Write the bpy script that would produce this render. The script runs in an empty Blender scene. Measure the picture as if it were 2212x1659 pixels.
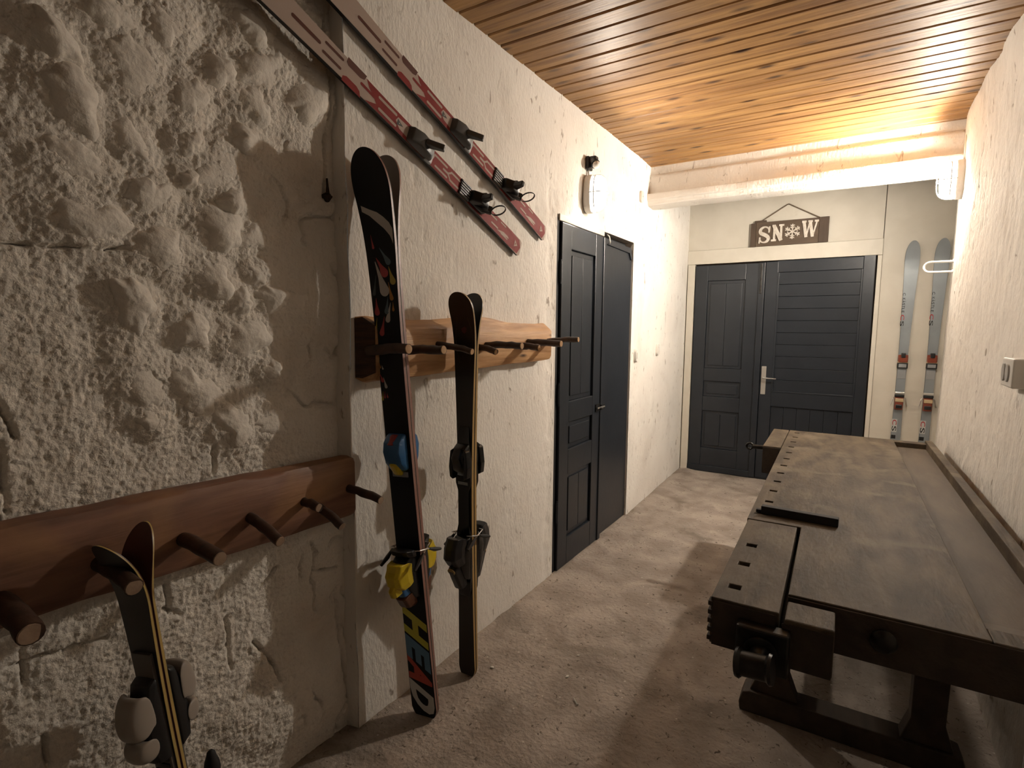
import bpy, bmesh, math, random
import numpy as np
from mathutils import Matrix, Vector
random.seed(4)
sc = bpy.context.scene
COL = sc.collection

# ------------------------------------------------------------------ camera, world, exposure
F_PX, YAW, PITCH, ROLL, CAM_H = 1168.5, math.radians(32.45), math.radians(6.008), math.radians(.437), 1.4
_f = Vector((-math.sin(YAW)*math.cos(PITCH), math.cos(YAW)*math.cos(PITCH), -math.sin(PITCH)))
_r = Vector((math.cos(YAW), math.sin(YAW), 0)); _u = _r.cross(_f)
_r2 = _r*math.cos(ROLL)+_u*math.sin(ROLL); _u2 = -_r*math.sin(ROLL)+_u*math.cos(ROLL)
cam_d = bpy.data.cameras.new('camera'); cam = bpy.data.objects.new('camera', cam_d); COL.objects.link(cam)
cam.matrix_world = Matrix(((_r2.x, _u2.x, -_f.x, 0), (_r2.y, _u2.y, -_f.y, 0), (_r2.z, _u2.z, -_f.z, CAM_H), (0, 0, 0, 1)))
cam_d.sensor_fit = 'HORIZONTAL'; cam_d.sensor_width = 36; cam_d.lens = 36*F_PX/2212; cam_d.clip_start = .02
sc.camera = cam
w = bpy.data.worlds.new('world'); sc.world = w; w.use_nodes = True
w.node_tree.nodes['Background'].inputs[0].default_value = (1, .88, .75, 1)
w.node_tree.nodes['Background'].inputs[1].default_value = .05
sc.view_settings.view_transform = 'Standard'; sc.view_settings.look = 'None'
sc.view_settings.gamma = 1; sc.view_settings.use_curve_mapping = False
sc.view_settings.exposure = 0.0
LAMP_STRENGTH = 900.0; LEFT_LAMP = .90; RIGHT_LAMP = 3.5
LAMP_COLOR = (1, .90, .77)
sc.cycles.diffuse_bounces = 4; sc.cycles.glossy_bounces = 2; sc.cycles.max_bounces = 5
sc.cycles.caustics_reflective = False; sc.cycles.caustics_refractive = False
sc.cycles.use_adaptive_sampling = True; sc.cycles.adaptive_threshold = .15; sc.cycles.adaptive_min_samples = 12
sc.cycles.use_denoising = True

# ------------------------------------------------------------------ materials
MATS = {}
def mat(name, col, rough=.6, metal=0, var=None, vscale=4, vdetail=6, stretch=(1, 1, 1), bump=0, bscale=60, bstretch=None,
        spots=None, spec=.5, emit=None, rnd=False, coat=0, stain=None, marks=None):
    """procedural principled material: base colour mixed with `var` by noise, dark `spots`, bump by noise"""
    if name in MATS: return MATS[name]
    m = bpy.data.materials.new(name); m.use_nodes = True; MATS[name] = m
    nt = m.node_tree; N = nt.nodes; L = nt.links; b = N['Principled BSDF']
    b.inputs['Base Color'].default_value = (*col, 1); b.inputs['Roughness'].default_value = rough
    b.inputs['Metallic'].default_value = metal; b.inputs['Specular IOR Level'].default_value = spec
    b.inputs['Coat Weight'].default_value = coat; b.inputs['Coat Roughness'].default_value = .25
    tc = N.new('ShaderNodeTexCoord'); vec = tc.outputs['Object']
    if rnd:
        oi = N.new('ShaderNodeObjectInfo'); ml = N.new('ShaderNodeVectorMath'); ml.operation = 'SCALE'
        cb = N.new('ShaderNodeCombineXYZ'); L.new(oi.outputs['Random'], cb.inputs[0]); L.new(oi.outputs['Random'], cb.inputs[1]); cb.inputs[2].default_value = .3
        L.new(cb.outputs[0], ml.inputs[0]); ml.inputs['Scale'].default_value = 37
        ad = N.new('ShaderNodeVectorMath'); ad.operation = 'ADD'; L.new(vec, ad.inputs[0]); L.new(ml.outputs[0], ad.inputs[1]); vec = ad.outputs[0]
    def mapped(st):
        mp = N.new('ShaderNodeMapping'); mp.inputs['Scale'].default_value = st; L.new(vec, mp.inputs[0]); return mp.outputs[0]
    def noise(v, s, d, dist=0):
        n = N.new('ShaderNodeTexNoise'); n.inputs['Scale'].default_value = s; n.inputs['Detail'].default_value = d
        n.inputs['Distortion'].default_value = dist; L.new(v, n.inputs['Vector']); return n.outputs['Fac']
    def ramp(fac, a, bb, lo=.35, hi=.65):
        r = N.new('ShaderNodeValToRGB'); r.color_ramp.elements[0].position = lo; r.color_ramp.elements[1].position = hi
        r.color_ramp.elements[0].color = (*a, 1); r.color_ramp.elements[1].color = (*bb, 1); L.new(fac, r.inputs[0]); return r.outputs[0]
    cur = None
    if var:
        cur = ramp(noise(mapped(stretch), vscale, vdetail, .4), col, var)
    if stain:      # large uneven stains with a shape of their own
        scol, sscale, lo, hi = stain
        mk = ramp(noise(mapped((1, 1, 1)), sscale, 5, .6), (0, 0, 0), (1, 1, 1), lo, hi)
        mx = N.new('ShaderNodeMixRGB'); L.new(mk, mx.inputs[0]); mx.inputs[2].default_value = (*scol, 1)
        if cur: L.new(cur, mx.inputs[1])
        else: mx.inputs[1].default_value = (*col, 1)
        cur = mx.outputs[0]
    if spots:
        scol, sscale, th, sst = spots
        v = N.new('ShaderNodeTexVoronoi'); v.inputs['Scale'].default_value = sscale; L.new(mapped(sst), v.inputs['Vector'])
        mk = ramp(v.outputs['Distance'], (1, 1, 1), (0, 0, 0), th*.3, th)
        mx = N.new('ShaderNodeMixRGB'); L.new(mk, mx.inputs[0]); mx.inputs[2].default_value = (*scol, 1)
        if cur: L.new(cur, mx.inputs[1])
        else: mx.inputs[1].default_value = (*col, 1)
        cur = mx.outputs[0]
    if marks:      # sparse dark scratches and chips
        scol, sscale, lo, hi, sst = marks
        mk = ramp(noise(mapped(sst), sscale, 3, 1.2), (0, 0, 0), (1, 1, 1), lo, hi)
        mx = N.new('ShaderNodeMixRGB'); L.new(mk, mx.inputs[0]); mx.inputs[2].default_value = (*scol, 1)
        if cur: L.new(cur, mx.inputs[1])
        else: mx.inputs[1].default_value = (*col, 1)
        cur = mx.outputs[0]
    if cur: L.new(cur, b.inputs['Base Color'])
    if bump:
        bn = N.new('ShaderNodeBump'); bn.inputs['Strength'].default_value = 1; bn.inputs['Distance'].default_value = bump
        L.new(noise(mapped(bstretch or stretch), bscale, 8), bn.inputs['Height']); L.new(bn.outputs[0], b.inputs['Normal'])
    if emit:
        b.inputs['Emission Color'].default_value = (*emit[0], 1); b.inputs['Emission Strength'].default_value = emit[1]
    return m

M_PLASTER = mat('white_plaster', (.76, .72, .665), .85, var=(.82, .785, .73), vscale=3.2, bump=.0036, bscale=75, bstretch=(1, 1, .55), spec=.2,
                stain=((.62, .57, .51), 2.2, .58, .80), marks=((.40, .35, .30), 24, .655, .72, (1, 1, .38)))
M_ROUGH = mat('roughcast_plaster', (.72, .665, .59), .95, var=(.80, .75, .68), vscale=9, bump=.0040, bscale=130, spec=.15)
M_STONE = mat('painted_stone', (.74, .69, .62), .92, var=(.80, .75, .68), vscale=11, bump=.0018, bscale=120, spec=.2)
M_ENDWALL = mat('cream_board', (.60, .555, .47), .6, var=(.65, .605, .52), vscale=5, bump=.0006, bscale=14, stain=((.52, .46, .37), 4.5, .66, .80))
M_TRIM = mat('cream_trim', (.63, .585, .50), .55, var=(.67, .625, .54), vscale=8, bump=.0006, bscale=25)
M_FLOOR = mat('worn_concrete', (.29, .243, .207), .85, var=(.43, .37, .32), vscale=5.5, vdetail=15, bump=.009, bscale=48, spec=.2, marks=((.13, .105, .085), 46, .63, .70, (1, 1, 1)),
              stain=((.205, .173, .143), 3.1, .54, .70), spots=((.62, .56, .50), 17, .085, (1, 1, 1)))
M_PLANK = mat('varnished_pine', (.40, .22, .078), .46, var=(.215, .102, .036), vscale=3.4, vdetail=9, stretch=(.55, 9, 9), bump=.0014, bscale=7, bstretch=(1, 11, 11),
              spots=((.06, .025, .010), 5.5, .26, (.8, 2.2, 0.01)), rnd=True, spec=.4)
M_BACK = mat('dark_groove', (.03, .018, .01), .9)
M_DOOR = mat('slate_paint', (.015, .0188, .025), .36, var=(.019, .023, .030), vscale=6, bump=.0005, bscale=18, bstretch=(2, 2, 1), spec=.5)
M_BLACK = mat('black_plastic', (.012, .012, .013), .38)
M_BLACKM = mat('matte_black', (.008, .008, .009), .7)
M_STEEL = mat('steel', (.55, .54, .52), .3, 1)
M_WIRE = mat('brake_wire', (.65, .64, .62), .25, 1)
M_WPLASTIC = mat('white_plastic', (.72, .69, .64), .45)
M_GREYP = mat('grey_plastic', (.42, .41, .39), .5)
M_OAKRACK = mat('golden_slab_wood', (.62, .36, .17), .55, var=(.36, .18, .07), vscale=3, vdetail=9, stretch=(9, 1, 9), bump=.0022, bscale=6, bstretch=(14, 1, 14),
                spots=((.05, .02, .01), 5, .10, (1, .5, 2)))
M_DARKRACK = mat('dark_slab_wood', (.27, .135, .085), .5, var=(.145, .068, .042), vscale=3.4, vdetail=9, stretch=(8, .8, 8), bump=.0012, bscale=6, bstretch=(14, 1, 14),
                 stain=((.36, .19, .09), 2.6, .56, .74))
M_DARKEND = mat('dark_end_grain', (.075, .035, .018), .75, var=(.03, .014, .008), vscale=10, stretch=(1, 1, 7), bump=.002, bscale=18)
M_BARK = mat('dark_bark', (.032, .017, .011), .55, var=(.075, .036, .021), vscale=18, bump=.0015, bscale=60, stain=((.30, .15, .06), 9, .66, .76))
M_CUT = mat('cut_branch', (.52, .32, .16), .7, var=(.40, .225, .10), vscale=40, bump=.0006, bscale=120)
M_CUTD = mat('cut_branch_pale', (.36, .25, .17), .8, var=(.27, .18, .12), vscale=40, bump=.0006, bscale=120)
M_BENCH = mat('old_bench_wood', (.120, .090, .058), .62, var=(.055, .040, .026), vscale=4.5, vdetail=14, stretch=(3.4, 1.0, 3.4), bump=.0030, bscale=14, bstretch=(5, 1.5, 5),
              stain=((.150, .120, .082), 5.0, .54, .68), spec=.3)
M_BENCHD = mat('dark_bench_wood', (.060, .042, .028), .7, var=(.036, .025, .017), vscale=3, stretch=(6, 1, 6), bump=.0015, bscale=12)  # darker tone of the bench wood, for near end faces and under-frame
M_TRAY = mat('tray_wood', (.120, .090, .060), .65, var=(.075, .055, .036), vscale=3, stretch=(4, 1, 4), bump=.0015, bscale=12)
M_IRON = mat('dark_iron', (.055, .053, .05), .38, .85, var=(.035, .033, .03), vscale=30)
M_RUST = mat('rusty_iron', (.06, .035, .022), .85, .3, var=(.03, .018, .012), vscale=50, bump=.002, bscale=90)
M_SIGN = mat('weathered_board', (.115, .078, .05), .7, var=(.085, .056, .036), vscale=4, stretch=(1, 5, 6), bump=.001, bscale=15, bstretch=(1, 8, 8))
M_SIGN2 = mat('weathered_board_end', (.095, .062, .04), .7, var=(.07, .045, .03), vscale=4, stretch=(6, 5, 1), bump=.001, bscale=15)
M_LETTER = mat('chipped_white_paint', (.72, .66, .58), .6, var=(.55, .48, .40), vscale=40)
M_STRING = mat('jute_string', (.16, .115, .075), .9)
M_PAPER = mat('pale_paper', (.40, .38, .35), .8)
M_CHIP = mat('plaster_chip', (.75, .71, .64), .8)

def plain(name, c, rough=.4, **k): return mat(name, c, rough, **k)
M_HBLK = plain('head_black_sheet', (.004, .004, .005), .55, spec=.3)
M_HRED = plain('print_red', (.40, .045, .05)); M_HYEL = plain('print_ochre', (.42, .32, .05)); M_HBLU = plain('print_slate_blue', (.085, .13, .165))
M_HWHI = plain('print_white', (.50, .47, .44)); M_HORA = plain('print_orange', (.42, .18, .03)); M_HGRN = plain('print_grey_green', (.06, .08, .08))
M_LYEL = plain('letter_yellow', (.55, .52, .06)); M_LBLU = plain('letter_blue', (.10, .21, .34)); M_LRED = plain('letter_red', (.46, .07, .05)); M_LWHI = plain('letter_white', (.55, .55, .53))
M_HSIDE = mat('red_laminate_sidewall', (.20, .055, .04), .4, var=(.34, .22, .18), vscale=30, stretch=(1, 60, .3))
M_HBASE = plain('grey_base', (.17, .14, .12), .4)
M_BLUEP = plain('blue_plastic', (.035, .13, .30), .35); M_YELP = plain('yellow_plastic', (.62, .46, .02), .35); M_REDP = plain('red_plastic', (.30, .03, .03), .4)
M_GREENP = plain('green_plastic', (.045, .085, .035), .4); M_BROWNP = plain('brown_plastic', (.10, .035, .015), .4); M_GOLDP = plain('gold_plastic', (.30, .20, .06), .35)
M_KBLK = plain('glossy_black_sheet', (.006, .006, .006), .22); M_KSIDE = plain('ochre_sidewall', (.42, .27, .10), .4); M_KBROWN = mat('brown_black_sheet', (.010, .008, .006), .3, var=(.035, .022, .013), vscale=3, stretch=(1, 1, .4))
M_RPALE = plain('pale_pink_sheet', (.43, .34, .29), .6, spec=.15); M_RRED = mat('crimson_print', (.20, .024, .022), .6, var=(.25, .036, .032), vscale=14, spec=.15); M_RBRN = plain('brown_red_print', (.095, .030, .020), .4)
M_REDGE = plain('black_edge', (.012, .010, .010), .35)
M_GREYB = plain('grey_binding', (.075, .075, .075), .4); M_LGREY = plain('light_grey_binding', (.30, .31, .32), .35)
M_CSIL = mat('silver_sheet', (.30, .33, .35), .42, .25, var=(.26, .285, .30), vscale=7)
M_CSRED = plain('small_red_letter', (.40, .03, .03)); M_INK = plain('black_ink', (.01, .01, .01), .5)
M_REDB = plain('red_brown_binding', (.24, .055, .03), .35); M_TANB = plain('tan_binding', (.55, .42, .25), .4); M_SILB = plain('silver_plate', (.6, .57, .52), .3, metal=.6)
M_KIDS = mat('kid_dark_sheet', (.030, .024, .018), .4, var=(.016, .013, .010), vscale=6); M_KIDY = plain('kid_yellow_edge', (.50, .36, .12), .4); M_KIDB = plain('kid_brown_base', (.085, .030, .020), .35)
M_KIDW = plain('ivory_plastic', (.34, .30, .26), .4); M_KIDG = plain('grey_track', (.12, .11, .10), .4); M_KIDBLUE = plain('kid_blue_edge', (.06, .12, .20), .4)

# ------------------------------------------------------------------ mesh helpers
def tag(o, label=None, cat=None, group=None, kind=None):
    if label: o['label'] = label
    if cat: o['category'] = cat
    if group: o['group'] = group
    if kind: o['kind'] = kind
    return o
def empty(name, loc=(0, 0, 0), rotz=0, matrix=None):
    o = bpy.data.objects.new(name, None); COL.objects.link(o); o.empty_display_size = .05
    if matrix is not None: o.matrix_world = matrix
    else: o.location = loc; o.rotation_euler = (0, 0, rotz)
    return o
def copy_tree(o, parent=None):
    c = o.copy(); COL.objects.link(c); c.parent = parent
    for ch in [x for x in bpy.data.objects if x.parent == o]: copy_tree(ch, c)
    return c
class MB:
    def __init__(s): s.v = []; s.f = []; s.m = []
    def add(s, vs, fs, mi=0):
        b = len(s.v); s.v += [tuple(p) for p in vs]; s.f += [tuple(i+b for i in f) for f in fs]; s.m += [mi]*len(fs); return s
    def box(s, a, b, mi=0):
        x0, y0, z0 = a; x1, y1, z1 = b
        return s.add([(x0, y0, z0), (x1, y0, z0), (x1, y1, z0), (x0, y1, z0), (x0, y0, z1), (x1, y0, z1), (x1, y1, z1), (x0, y1, z1)],
                     [(0, 3, 2, 1), (4, 5, 6, 7), (0, 1, 5, 4), (1, 2, 6, 5), (2, 3, 7, 6), (3, 0, 4, 7)], mi)
    def obox(s, M, size, mi=0):
        sx, sy, sz = [q/2 for q in size]
        c = [(-sx, -sy, -sz), (sx, -sy, -sz), (sx, sy, -sz), (-sx, sy, -sz), (-sx, -sy, sz), (sx, -sy, sz), (sx, sy, sz), (-sx, sy, sz)]
        return s.add([M @ Vector(q) for q in c], [(0, 3, 2, 1), (4, 5, 6, 7), (0, 1, 5, 4), (1, 2, 6, 5), (2, 3, 7, 6), (3, 0, 4, 7)], mi)
    def prism(s, poly, fn, d0, d1, mi=0):
        """poly: 2D outline (ccw seen against the extrusion); fn(a,b,d)->xyz"""
        n = len(poly); vs = [fn(a, b, d0) for a, b in poly]+[fn(a, b, d1) for a, b in poly]
        fs = [tuple(range(n))[::-1], tuple(range(n, 2*n))]+[(i, (i+1) % n, n+(i+1) % n, n+i) for i in range(n)]
        return s.add(vs, fs, mi)
    def tube(s, pts, r, seg=8, mi=0, caps=True, capmi=None):
        pts = [Vector(p) for p in pts]; n = len(pts); r = r if isinstance(r, (list, tuple)) else [r]*n
        b = len(s.v); up = None
        for i, p in enumerate(pts):
            t = (pts[min(i+1, n-1)]-pts[max(i-1, 0)]).normalized()
            if up is None: up = t.orthogonal().normalized()
            else: up = (up-t*up.dot(t)); up = up.normalized() if up.length > 1e-6 else t.orthogonal().normalized()
            sd = t.cross(up)
            for k in range(seg):
                a = 2*math.pi*k/seg; s.v.append(tuple(p+(up*math.cos(a)+sd*math.sin(a))*r[i]))
        for i in range(n-1):
            for k in range(seg):
                s.f.append((b+i*seg+k, b+i*seg+(k+1) % seg, b+(i+1)*seg+(k+1) % seg, b+(i+1)*seg+k)); s.m.append(mi)
        if caps:
            s.f.append(tuple(b+k for k in range(seg))[::-1]); s.m.append(mi)
            s.f.append(tuple(b+(n-1)*seg+k for k in range(seg))); s.m.append(mi if capmi is None else capmi)
        return s
    def lathe(s, prof, M, seg=20, mi=0):
        """prof: list (r, h) along local z of M"""
        b = len(s.v); n = len(prof)
        for r, h in prof:
            for k in range(seg):
                a = 2*math.pi*k/seg; s.v.append(tuple(M @ Vector((r*math.cos(a), r*math.sin(a), h))))
        for i in range(n-1):
            for k in range(seg):
                s.f.append((b+i*seg+k, b+i*seg+(k+1) % seg, b+(i+1)*seg+(k+1) % seg, b+(i+1)*seg+k)); s.m.append(mi)
        s.f.append(tuple(b+k for k in range(seg))[::-1]); s.m.append(mi); s.f.append(tuple(b+(n-1)*seg+k for k in range(seg))); s.m.append(mi)
        return s
    def rings(s, rings, closed=True, mi=0, caps=True):
        b = len(s.v); n = len(rings[0])
        for r in rings: s.v += [tuple(p) for p in r]
        for i in range(len(rings)-1):
            for k in range(n if closed else n-1):
                s.f.append((b+i*n+k, b+i*n+(k+1) % n, b+(i+1)*n+(k+1) % n, b+(i+1)*n+k)); s.m.append(mi)
        if caps:
            s.f.append(tuple(b+k for k in range(n))[::-1]); s.m.append(mi); e = b+(len(rings)-1)*n
            s.f.append(tuple(e+k for k in range(n))); s.m.append(mi)
        return s
    def build(s, name, mats, parent=None, smooth=False, bevel=0, seg=2, label=None, fix=True, loc=None):
        me = bpy.data.meshes.new(name); me.from_pydata(s.v, [], s.f)
        for m in (mats if isinstance(mats, (list, tuple)) else [mats]): me.materials.append(m)
        me.polygons.foreach_set('material_index', s.m)
        if fix:
            bm = bmesh.new(); bm.from_mesh(me); bmesh.ops.recalc_face_normals(bm, faces=bm.faces); bm.to_mesh(me); bm.free()
        if smooth: me.shade_smooth()
        o = bpy.data.objects.new(name, me); COL.objects.link(o); o.parent = parent
        if loc: o.location = loc
        if bevel:
            md = o.modifiers.new('soft_edge', 'BEVEL'); md.width = bevel; md.segments = seg; md.limit_method = 'ANGLE'; md.angle_limit = .6
        if smooth == 'auto':
            me.set_sharp_from_angle(angle=.7)
        if label: o['label'] = label
        return o
def soften(o, lv=2):
    for m_ in list(o.modifiers): o.modifiers.remove(m_)
    m_ = o.modifiers.new('round', 'SUBSURF'); m_.levels = lv; m_.render_levels = lv; o.data.shade_smooth(); return o
def frame(o, x, y, z):
    x, y, z, o = Vector(x), Vector(y), Vector(z), Vector(o)
    return Matrix(((x.x, y.x, z.x, o.x), (x.y, y.y, z.y, o.y), (x.z, y.z, z.z, o.z), (0, 0, 0, 1)))
def axisM(o, z):
    z = Vector(z).normalized(); x = z.orthogonal().normalized(); return frame(o, x, z.cross(x), z)

# gradient noise on arrays
_rng = np.random.default_rng(11); _perm = np.concatenate([_rng.permutation(512)]*2)
_ang = _rng.random(512)*2*np.pi; _gx, _gy = np.cos(_ang), np.sin(_ang)
def gnoise(x, y, seed=0):
    x = np.asarray(x, float)+seed*17.3; y = np.asarray(y, float)+seed*9.1
    xi = np.floor(x).astype(int); yi = np.floor(y).astype(int); fx = x-xi; fy = y-yi
    def g(ix, iy, dx, dy):
        h = _perm[(_perm[ix & 511]+iy) & 511]; return _gx[h]*dx+_gy[h]*dy
    ux = fx*fx*fx*(fx*(fx*6-15)+10); uy = fy*fy*fy*(fy*(fy*6-15)+10)
    a = g(xi, yi, fx, fy); b = g(xi+1, yi, fx-1, fy); c = g(xi, yi+1, fx, fy-1); d = g(xi+1, yi+1, fx-1, fy-1)
    return (a+(b-a)*ux)*(1-uy)+(c+(d-c)*ux)*uy
def fbm(x, y, f, oct=4, seed=0, gain=.5):
    r = 0; a = 1
    for k in range(oct): r = r+a*gnoise(x*f, y*f, seed+k); f *= 2.03; a *= gain
    return r
def sstep(a, b, x):
    t = np.clip((x-a)/(b-a), 0, 1); return t*t*(3-2*t)
def seg_dist(Y, Z, p, q):
    px, pz = p; dx, dz = q[0]-px, q[1]-pz; t = np.clip(((Y-px)*dx+(Z-pz)*dz)/(dx*dx+dz*dz), 0, 1)
    return np.hypot(Y-px-t*dx, Z-pz-t*dz)
def grid_obj(name, A, B, fn, m, skip=None, parent=None, smooth=True, flip=False):
    AA, BB = np.meshgrid(A, B); X, Y, Z = fn(AA, BB); na, nb = len(A), len(B)
    v = np.stack([X.ravel(), Y.ravel(), Z.ravel()], 1)
    idx = np.arange(na*nb).reshape(nb, na)
    q = np.stack([idx[:-1, :-1], idx[:-1, 1:], idx[1:, 1:], idx[1:, :-1]], -1)
    if flip: q = q[..., ::-1]
    if skip is not None:
        ca = (A[:-1]+A[1:])/2; cb = (B[:-1]+B[1:])/2; CA, CB = np.meshgrid(ca, cb); q = q[~skip(CA, CB)]
    q = q.reshape(-1, 4)
    me = bpy.data.meshes.new(name); me.from_pydata(v.tolist(), [], q.tolist()); me.materials.append(m)
    if smooth: me.shade_smooth()
    o = bpy.data.objects.new(name, me); COL.objects.link(o); o.parent = parent; return o
def lin(a, b, step): return np.linspace(a, b, max(2, int(round((b-a)/step))+1))

# ------------------------------------------------------------------ the setting
CEIL = 2.605; Y_END = 5.44; Y_BACK = -2.4
# floor
def floor_fn(x, y):
    z = .004*fbm(x, y, 1.3, 4, 3)+.0018*fbm(x, y, 11, 3, 5)
    edge = np.exp(-((x+1.36)/.05)**2)*.010*(1+fbm(x, y, 9, 3, 8))     # crumbs of mortar swept against the left wall
    z = z+edge
    cr = np.abs(y-3.12-.12*(x+.9)-.03*gnoise(x*3, y*0, 2)); z = z-.006*np.exp(-(cr/.008)**2)*((x > -1.1) & (x < -.45))
    return x, y, z
fl = grid_obj('floor', lin(-1.75, .75, .02), lin(Y_BACK, Y_END+.1, .02), floor_fn, M_FLOOR); tag(fl, kind='structure')
# ceiling: backing slab with single planks below it
cl = MB().box((-1.8, Y_BACK, CEIL+.013), (.9, Y_END+.2, CEIL+.06)).build('ceiling', M_BACK); tag(cl, kind='structure')
PIT = .0968; PL_Y0 = 1.764
pm = None
for k in range(-42, 25):
    y = PL_Y0+PIT*(k+.5)
    if pm is None:
        pb = MB(); wd = PIT/2-.0032
        prof = [(-wd, .014), (-wd, .005), (-wd+.005, 0), (wd-.005, 0), (wd, .005), (wd, .014)]
        pb.prism(prof, lambda a, b, d: (d, a, b), -1.165, 1.165)
        po = pb.build('plank', M_PLANK, cl); pm = po.data; po.location = (-.45, y, CEIL)
    else:
        po = bpy.data.objects.new('plank', pm); COL.objects.link(po); po.parent = cl; po.location = (-.45+random.uniform(-.004, .004), y, CEIL+random.uniform(-.0012, .0012))

# smooth left wall, a little proud of the stone wall
D1Y0, D1Y1, D1Z = 2.605, 3.765, 2.0
def lw_base(y): return np.where(y < 3.8, -1.38, -1.38-.06*(y-3.8)/1.64)
def lw_fn(y, z):
    x = lw_base(y)+.006*fbm(y, z, 1.1, 3, 21)+.0012*fbm(y, z, 9, 4, 25)
    peel = np.exp(-((y-2.54)/.045)**2)*(z < 2.1)+np.exp(-((z-2.07)/.06)**2)*(y > 2.5)*(y < 3.6)*.8
    x = x+peel*(.009*fbm(y, z, 16, 3, 31)-.004)
    pits = np.clip(fbm(y, z, 22, 2, 41)-.28, 0, 1)*sstep(.0, .25, fbm(y, z, 1.6, 2, 44)); x = x-.02*pits
    inside = (y > D1Y0-.004) & (y < D1Y1+.004) & (z < D1Z+.004)
    x = np.where(inside, -1.38, x)
    ye = y
    left = y < 1.2001      # ragged vertical edge
    ye = np.where(left, 1.195+.006*gnoise(z*6, z*0, 4)+.012*gnoise(z*1.7, z*0, 9), y)
    return x, ye, z
YA = np.concatenate([lin(1.2, D1Y0, .012), lin(D1Y0, D1Y1, .02)[1:], lin(D1Y1, Y_END+.05, .012)[1:]])
ZA = np.concatenate([lin(-.02, D1Z, .014), lin(D1Z, CEIL+.02, .014)[1:]])
wl = grid_obj('wall_left', YA, ZA, lw_fn, M_PLASTER, skip=lambda y, z: (y > D1Y0) & (y < D1Y1) & (z < D1Z), flip=False); tag(wl, kind='structure')
# its near edge: the return face that shows against the stone wall
zr = lin(-.02, CEIL+.02, .02)
ret = grid_obj('wall_return', np.linspace(0, 1, 6), zr,
               lambda a, z: (-1.381-.10*a+.002*gnoise(a*3, z*8, 3), 1.195+.006*gnoise(z*6, z*0, 4)+.012*gnoise(z*1.7, z*0, 9)-.012*a+.003*fbm(a, z, 5, 2, 7)*a, z), M_PLASTER, parent=wl)
# reveal around the side door
MB().box((-1.50, D1Y0-.03, 0), (-1.384, D1Y0, D1Z+.03)).box((-1.50, D1Y1, 0), (-1.384, D1Y1+.03, D1Z+.03)).box((-1.50, D1Y0, D1Z), (-1.384, D1Y1, D1Z+.03)).build('door_reveal', M_PLASTER, wl)

# rough stone wall (left, near the camera)
STONES = [(0.487, 1.978, 0.046, -0.036, -0.018, -0.027), (0.632, 1.976, 0.051, -0.048, -0.042, -0.05), (0.504, 1.871, 0.046, -0.052, -0.033, -0.042), (0.504, 1.74, 0.064, -0.028, -0.021, -0.044), (0.61, 1.822, 0.033, -0.045, -0.027, -0.027), (0.745, 1.958, 0.027, -0.04, -0.036, -0.033), (0.824, 2.046, 0.045, -0.007, -0.021, -0.039), (0.963, 2.096, 0.082, 0.031, -0.002, -0.063), (0.917, 1.997, 0.057, -0.024, -0.034, -0.045), (1.091, 2.065, 0.023, -0.048, -0.082, -0.052), (0.525, 1.62, 0.068, -0.018, -0.016, -0.046), (0.642, 1.693, 0.023, -0.042, -0.042, -0.032), (0.735, 1.844, 0.033, -0.01, -0.016, -0.031), (0.735, 1.761, 0.03, -0.004, -0.009, -0.023), (0.82, 1.8, 0.019, -0.052, -0.07, -0.04), (0.805, 1.654, 0.062, -0.026, -0.029, -0.049), (0.901, 1.64, 0.02, -0.031, -0.045, -0.03), (0.652, 1.575, 0.064, -0.017, -0.019, -0.05), (0.594, 2.079, 0.052, -0.023, -0.023, -0.037), (0.903, 1.895, 0.046, -0.023, -0.024, -0.032), (0.842, 1.725, 0.04, 0.008, -0.002, -0.037), (0.706, 2.107, 0.04, -0.032, -0.031, -0.038), (0.917, 2.194, 0.04, -0.026, -0.033, -0.037), (0.593, 1.443, 0.028, -0.058, -0.037, -0.024), (0.725, 1.39, 0.038, -0.034, -0.031, -0.034), (0.86, 1.364, 0.008, -0.056, -0.074, -0.011), (0.78, 1.519, 0.038, -0.043, -0.037, -0.032), (0.851, 1.463, 0.038, 0.001, -0.002, -0.036), (0.616, 1.263, 0.032, -0.07, -0.046, -0.024), (0.722, 1.226, 0.043, -0.061, -0.045, -0.033), (0.825, 1.132, 0.029, -0.058, -0.048, -0.019), (0.931, 1.123, 0.006, -0.043, -0.063, -0.001), (0.627, 1.167, 0.04, -0.013, -0.007, -0.031), (0.946, 1.474, 0.041, -0.03, -0.028, -0.03), (0.937, 1.272, 0.033, -0.013, -0.013, -0.029), (0.908, 1.546, 0.035, -0.016, -0.018, -0.028), (0.887, 0.222, 0.021, -0.078, -0.094, 0.027), (0.968, 0.261, 0.009, -0.066, -0.091, 0.04), (1.03, 1.47, .03, -.02, -.02, -.03)]
JOINTS = [[(0.369, 1.558), (0.429, 1.56), (0.471, 1.56), (0.587, 1.57)], [(0.768, 1.079), (0.765, 1.005)], [(0.345, 1.162), (0.346, 1.021)], [(0.348, 1.245), (0.374, 1.171)], [(0.631, 0.758), (0.637, 0.67)], [(0.783, 0.589), (0.783, 0.466), (0.789, 0.435)], [(0.353, 0.743), (0.35, 0.652)], [(0.431, 0.686), (0.501, 0.672)], [(0.372, 0.512), (0.375, 0.446)], [(0.881, 0.627), (0.944, 0.673)], [(0.621, 0.69), (0.664, 0.658)], [(0.423, 0.685), (0.331, 0.694)], [(0.86, 0.481), (0.916, 0.378), (0.929, 0.311)], [(1.074, 0.607), (1.157, 0.59)], [(1.154, 0.494), (1.167, 0.306), (1.19, 0.109)], [(1.165, 2.35), (1.172, 2.15), (1.158, 1.95), (1.15, 1.8)]]
XR = -1.432
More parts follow.
